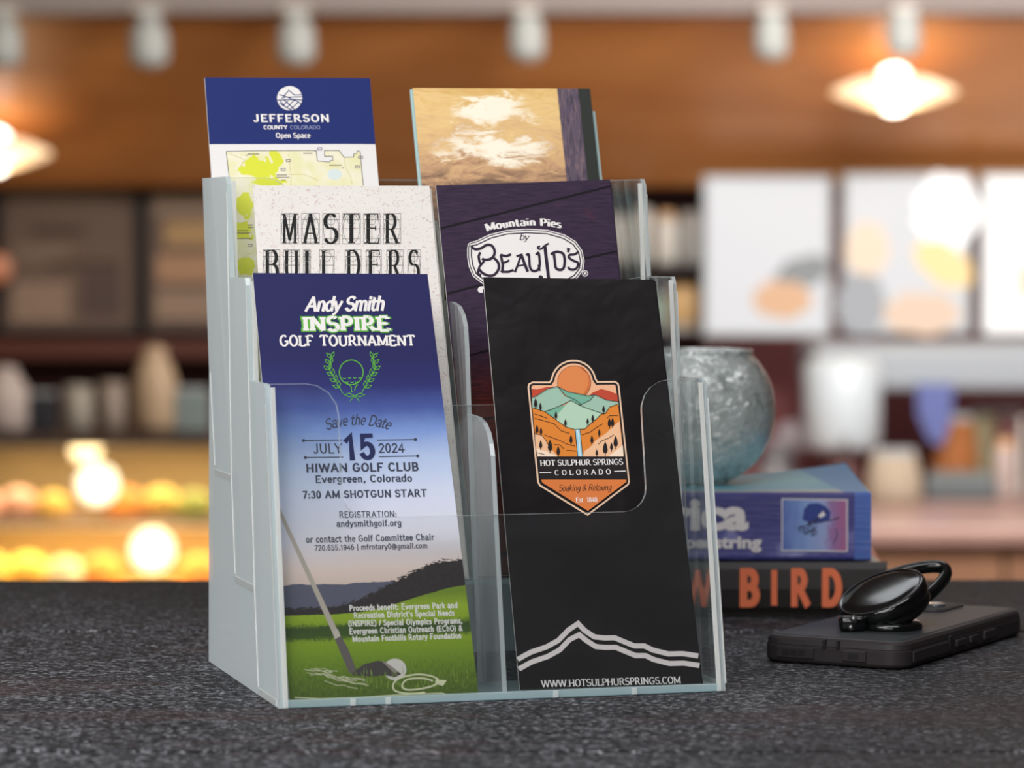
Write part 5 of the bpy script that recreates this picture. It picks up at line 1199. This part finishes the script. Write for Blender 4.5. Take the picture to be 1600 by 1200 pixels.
# ------------------------------------------------------------------ crackle glass globe
RG = .0497; yg = 2.062; xg = PT(1091, 645, yg).x; zg0 = Z2+H2b+.0003
def crackle(name):
    m = bpy.data.materials.new(name); m.use_nodes = True; t = NT(m); n = t.n; out = n['Material Output']; b = n['Principled BSDF']
    v = t.coord('Object'); dist = t.noise(v, 30, 3); vv = n.new('ShaderNodeVectorMath'); vv.operation = 'ADD'; t.l.new(v, vv.inputs[0])
    q = n.new('ShaderNodeVectorMath'); q.operation = 'SCALE'; t.l.new(n_out(t, v), q.inputs[0]); q.inputs['Scale'].default_value = .012; t.l.new(q.outputs[0], vv.inputs[1])
    cr = t.voro(vv.outputs[0], 150, 'DISTANCE_TO_EDGE'); cr2 = t.voro(vv.outputs[0], 260, 'DISTANCE_TO_EDGE'); cell = t.voro(vv.outputs[0], 240, 'F1')
    line = t.step(cr, .09, .0); fine = t.step(cr2, .06, .0)
    hgt = t.m('ADD', t.m('MULTIPLY', t.step(cr, 0, .14), .6), t.m('MULTIPLY', t.noise(v, 220, 4, .6), .35))
    bmp = t.bump(hgt, .8, .0009); b.inputs['Coat Weight'].default_value = 1; b.inputs['Coat Roughness'].default_value = .12
    cloud = t.step(t.noise(v, 26, 3, .6, .5), .40, .72)
    b.inputs['Base Color'].default_value = (*srgb(244, 248, 247)[:3], 1); b.inputs['Roughness'].default_value = .10; b.inputs['Specular IOR Level'].default_value = 1.
    geo = n.new('ShaderNodeNewGeometry'); vc = n.new('ShaderNodeTexVoronoi'); t.l.new(vv.outputs[0], vc.inputs['Vector']); vc.inputs['Scale'].default_value = 210
    sb = n.new('ShaderNodeVectorMath'); sb.operation = 'SUBTRACT'; t.l.new(vc.outputs['Color'], sb.inputs[0]); sb.inputs[1].default_value = (.5, .5, .5)
    sc2 = n.new('ShaderNodeVectorMath'); sc2.operation = 'SCALE'; t.l.new(sb.outputs[0], sc2.inputs[0]); t.l.new(t.m('MULTIPLY', t.step(t.noise(v, 60, 2), .42, .58), .8), sc2.inputs['Scale'])
    ad = n.new('ShaderNodeVectorMath'); ad.operation = 'ADD'; t.l.new(bmp, ad.inputs[0]); t.l.new(sc2.outputs[0], ad.inputs[1])
    nm = n.new('ShaderNodeVectorMath'); nm.operation = 'NORMALIZE'; t.l.new(ad.outputs[0], nm.inputs[0])
    t.l.new(nm.outputs[0], b.inputs['Normal'])
    tr = n.new('ShaderNodeBsdfTransparent'); tr.inputs[0].default_value = (.93, .98, .97, 1)
    tl = n.new('ShaderNodeBsdfTranslucent'); tl.inputs[0].default_value = srgb(236, 246, 244)
    s1 = n.new('ShaderNodeMixShader'); s1.inputs[0].default_value = .28; t.l.new(b.outputs[0], s1.inputs[1]); t.l.new(tl.outputs[0], s1.inputs[2])
    lw = n.new('ShaderNodeLayerWeight'); lw.inputs[0].default_value = .35
    f = t.m('ADD', .36, t.m('MULTIPLY', line, .35), clamp=True); f = t.m('ADD', f, t.m('MULTIPLY', fine, .12)); f = t.m('ADD', f, t.m('MULTIPLY', cloud, .12)); f = t.m('ADD', f, t.m('MULTIPLY', lw.outputs[1], .35), clamp=True)
    s2 = n.new('ShaderNodeMixShader'); t.l.new(f, s2.inputs[0]); t.l.new(tr.outputs[0], s2.inputs[1]); t.l.new(s1.outputs[0], s2.inputs[2])
    gl_ = n.new('ShaderNodeBsdfGlossy'); gl_.inputs['Roughness'].default_value = .16; gl_.inputs[0].default_value = (1, 1, 1, 1); t.l.new(nm.outputs[0], gl_.inputs['Normal'])
    fz = n.new('ShaderNodeFresnel'); fz.inputs[0].default_value = 1.5
    ff = t.m('MINIMUM', t.m('ADD', t.m('MULTIPLY', fz.outputs[0], 1.8), t.m('MULTIPLY', line, .25)), .6)
    s3 = n.new('ShaderNodeMixShader'); t.l.new(ff, s3.inputs[0]); t.l.new(s2.outputs[0], s3.inputs[1]); t.l.new(gl_.outputs[0], s3.inputs[2])
    t.l.new(s3.outputs[0], out.inputs[0]); return m
def n_out(t, v):
    x = t.n.new('ShaderNodeTexNoise'); t.val(x.inputs['Vector'], v); x.inputs['Scale'].default_value = 38; x.inputs['Detail'].default_value = 3
    return x.outputs[1]
gm = crackle('crackle_glass')
zc_ = RG*.93
gl = thing('glass_globe', 'round crackle glass bowl standing on the blue paperback', 'glass bowl', (xg, yg, zg0))
pr = [(0, .0002), (.020, .0)]
for a in range(-66, 50, 4): pr.append((RG*math.cos(math.radians(a)), zc_+RG*math.sin(math.radians(a))))
rt, zt_ = pr[-1]; pr += [(rt+.0006, zt_+.0022), (rt+.0004, zt_+.0034), (rt-.0008, zt_+.0036), (rt-.0016, zt_+.0026), (rt-.0028, zt_-.0008)]
inner = [((RG-.003)*math.cos(math.radians(a)), zc_+(RG-.003)*math.sin(math.radians(a))) for a in range(46, -66, -6)]
o = lathe('bowl', pr+inner+[(.018, .003), (0, .0032)], gm, gl, 72)

# ------------------------------------------------------------------ phone in a dark rugged case
PH = Vector((.2120, 1.7290, .0004)); dl = Vector((.48, .877, 0)).normalized(); dw = Vector((-dl.y, dl.x, 0))
PM = Matrix(((dw.x, dl.x, 0, PH.x), (dw.y, dl.y, 0, PH.y), (0, 0, 1, PH.z), (0, 0, 0, 1)))
# local x = across (towards the left), y = along; right-handed with z up needs a flip, so use (-dw)
PM = Matrix(((-dw.x, dl.x, 0, PH.x), (-dw.y, dl.y, 0, PH.y), (0, 0, 1, PH.z), (0, 0, 0, 1)))
ph = thing('phone', 'phone face down in a dark rugged case at the right front', 'phone', mtx=PM)
PW, PL_, PT_ = .0855, .194, .0150
def rrect(x0, y0, x1, y1, r, n_=14): return arc(x1-r, y0+r, r, r, -90, 0, n_)+arc(x1-r, y1-r, r, r, 0, 90, n_)+arc(x0+r, y1-r, r, r, 90, 180, n_)+arc(x0+r, y0+r, r, r, 180, 270, n_)
def slab(name, x0, y0, x1, y1, r, zs, m, par):
    """stack of rounded rectangles: zs = [(z, inset), ...]"""
    bm = bmesh.new(); R = []
    for z, i in zs: R.append([bm.verts.new((x, y, z)) for x, y in rrect(x0+i, y0+i, x1-i, y1-i, max(.0005, r-i))])
    bm.faces.new(R[0][::-1]); bm.faces.new(R[-1])
    for A, B in zip(R, R[1:]):
        for k_ in range(len(A)): bm.faces.new((A[k_], A[(k_+1) % len(A)], B[(k_+1) % len(A)], B[k_]))
    return bmobj(name, bm, m, par, False)
def case_fn(t, b):
    n = t.noise(t.coord('Object'), 900, 2); t.l.new(t.bump(n, .2, .0003), b.inputs['Normal']); return None
case_m = mat('case_rubber', srgb(46, 41, 43), .5, spec=.35, fn=case_fn); 
def brush_fn(t, b):
    n = t.noise(t.mapp(t.coord('Object'), (60, 1, 1), rot=(0, 0, .0)), 14, 3); t.l.new(t.bump(n, .3, .0003), b.inputs['Normal'])
    return t.mix(n, srgb(38, 42, 45), srgb(58, 63, 66))
back_m = mat('case_back', spec=.22, rough=.45, fn=brush_fn)
slab('case_bumper', -PW, 0, 0, PL_, .0125, [(0, .0022), (.0010, .0006), (.0022, 0), (.0095, 0), (.0100, .0005), (.0104, .0003), (.0132, .0009), (.0146, .0024), (.0150, .0040)], case_m, ph)
slab('case_back', -PW, 0, 0, PL_, .0125, [(.0149, .0046), (.0153, .0050), (.0154, .0058)], back_m, ph)
glossb = mat('gloss_black', srgb(12, 13, 14), .12, spec=.6)
slab('screen', -PW, 0, 0, PL_, .0125, [(-.0003, .006), (.0002, .005)], glossb, ph)
slot_m = rgb('slot_black', 16, 14, 15, .6)
def flap(x0, x1, face):
    o = box('port_flap', (x0, -.0012, .0030), (x1, .0004, .0094), case_m, ph, .0006, 2)
    for i in range(3): box('slot', (x0+.004+i*(x1-x0-.008)/3, -.0015, .0048), (x0+.004+(i+.75)*(x1-x0-.008)/3, -.0011, .0076), slot_m, o)
flap(-.075, -.053, 0); flap(-.036, -.022, 0)
for x in (-.0475, -.0395): box('seam_notch', (x, -.0010, .0094), (x+.0016, .0030, .0142), slot_m, ph, .0002)
for y0, y1 in ((.012, .064),): box('side_cover', (-.0004, y0, .0030), (.0010, y1, .0092), case_m, ph, .0006, 2)
box('side_slot', (-.0004, .066, .0030), (.0012, .070, .0118), slot_m, ph, .0004)
box('button', (-.0004, .076, .0044), (.0016, .092, .0086), case_m, ph, .0007, 2)
box('button', (-.0004, .098, .0044), (.0016, .110, .0086), case_m, ph, .0007, 2)
box('button', (-.0004, .120, .0040), (.0018, .138, .0090), case_m, ph, .0007, 2)
slab('camera_rim', -PW+.006, PL_-.052, -.034, PL_-.008, .008, [(.0153, 0), (.0164, .0003), (.0168, .0012)], case_m, ph)
slab('camera_recess', -PW+.006, PL_-.052, -.034, PL_-.008, .008, [(.0166, .0020), (.0170, .0024)], slot_m, ph)
for x, y in ((-.064, PL_-.020), (-.064, PL_-.040), (-.046, PL_-.030)):
    lathe('lens', [(.0062, 0), (.0062, .0012), (.0048, .0014), (0, .0013)], mat('lens_glass', srgb(60, 70, 76), .08, spec=.8), ph, 24, (x, y, .0169))

# ------------------------------------------------------------------ black pop-up ring stand on the phone
zp = .0004+.0155
def V3(u, v, y): return PT(u, v, y)
cd = V3(1376, 925, 1.800)
a1 = Vector((math.cos(math.radians(23)), .0, math.sin(math.radians(23))))
a2 = Vector((-.16, .93, .22)); a2 = (a2 - a1*a2.dot(a1)).normalized(); nn = a1.cross(a2).normalized()
if nn.z < 0: nn = -nn
a2 = nn.cross(a1)
rg = thing('ring_stand', 'glossy black pop-up ring grip propped up on the back of the phone', 'phone grip', (cd.x, cd.y, zp))
def L3(v): return v - Vector((cd.x, cd.y, zp))
bm = bmesh.new(); RR = .0262; prof_ = [(0, .0012), (.62, .0012), (.86, .0006), (.885, .0002), (.895, .0008), (.95, .0004), (.985, -.0012), (1.0, -.0036), (.995, -.0060), (.97, -.0074), (.955, -.0078), (.96, -.0084), (.975, -.0092), (.97, -.0118), (.92, -.0136), (.70, -.0142), (0, -.0142)]
rings = []; N = 56
for r_, h_ in prof_:
    if r_ == 0: rings.append([bm.verts.new(L3(cd + nn*h_))]); continue
    rings.append([bm.verts.new(L3(cd + a1*RR*r_*math.cos(2*PI*i/N) + a2*RR*r_*math.sin(2*PI*i/N) + nn*h_)) for i in range(N)])
for A, B in zip(rings, rings[1:]):
    for i in range(N):
        j = (i+1) % N
        if len(A) == 1: bm.faces.new((A[0], B[i], B[j]))
        elif len(B) == 1: bm.faces.new((A[i], B[0], A[j]))
        else: bm.faces.new((A[i], B[i], B[j], A[j]))
bmesh.ops.recalc_face_normals(bm, faces=bm.faces)
bmobj('disc', bm, glossb, rg, True)
# ring loop, hinged at the lower left, standing a little more upright behind the disc
ce = V3(1408, 922, 1.826)
r1 = (V3(1484, 886, 1.840) - V3(1330, 962, 1.810)).normalized(); r2 = Vector((-.35, .82, .48)); r2 = (r2 - r1*r2.dot(r1)).normalized()
pts = []
for i in range(64):
    a = 2*PI*i/64; pts.append(L3(ce + r1*.0315*math.cos(a) + r2*.0150*math.sin(a)*(1-.25*math.cos(a))))
tube('ring', pts, .0034, glossb, rg, closed=True, n=12, flat=1.15, up=r1.cross(r2))
hp = V3(1328, 962, 1.782)
bm = bmesh.new(); bx(bm, (-.0060, -.005, 0), (.0085, .007, hp.z-zp), .002, 2)
o = bmobj('hinge_block', bm, glossb, rg, True); o.location = (hp.x-cd.x, hp.y-cd.y, 0)
chrome = mat('hinge_pin', srgb(120, 120, 120), .25, metal=.9)
tube('hinge_pin', [L3(V3(1327, 977, 1.7765)), L3(V3(1332, 985, 1.7765))], .0016, chrome, rg)
tube('hinge_pin', [L3(V3(1331, 963, 1.7765)), L3(V3(1337, 973, 1.7765))], .0018, chrome, rg)
lathe('swivel_base', [(0, 0), (.0185, 0), (.0190, .0010), (.0186, .0032), (.0165, .0044), (0, .0044)], glossb, rg, 40, (.004, -.006, 0))
lathe('neck', [(.0075, .004), (.0068, .0075), (.0078, .0150), (0, .0150)], glossb, rg, 24, (.010, -.006, 0))
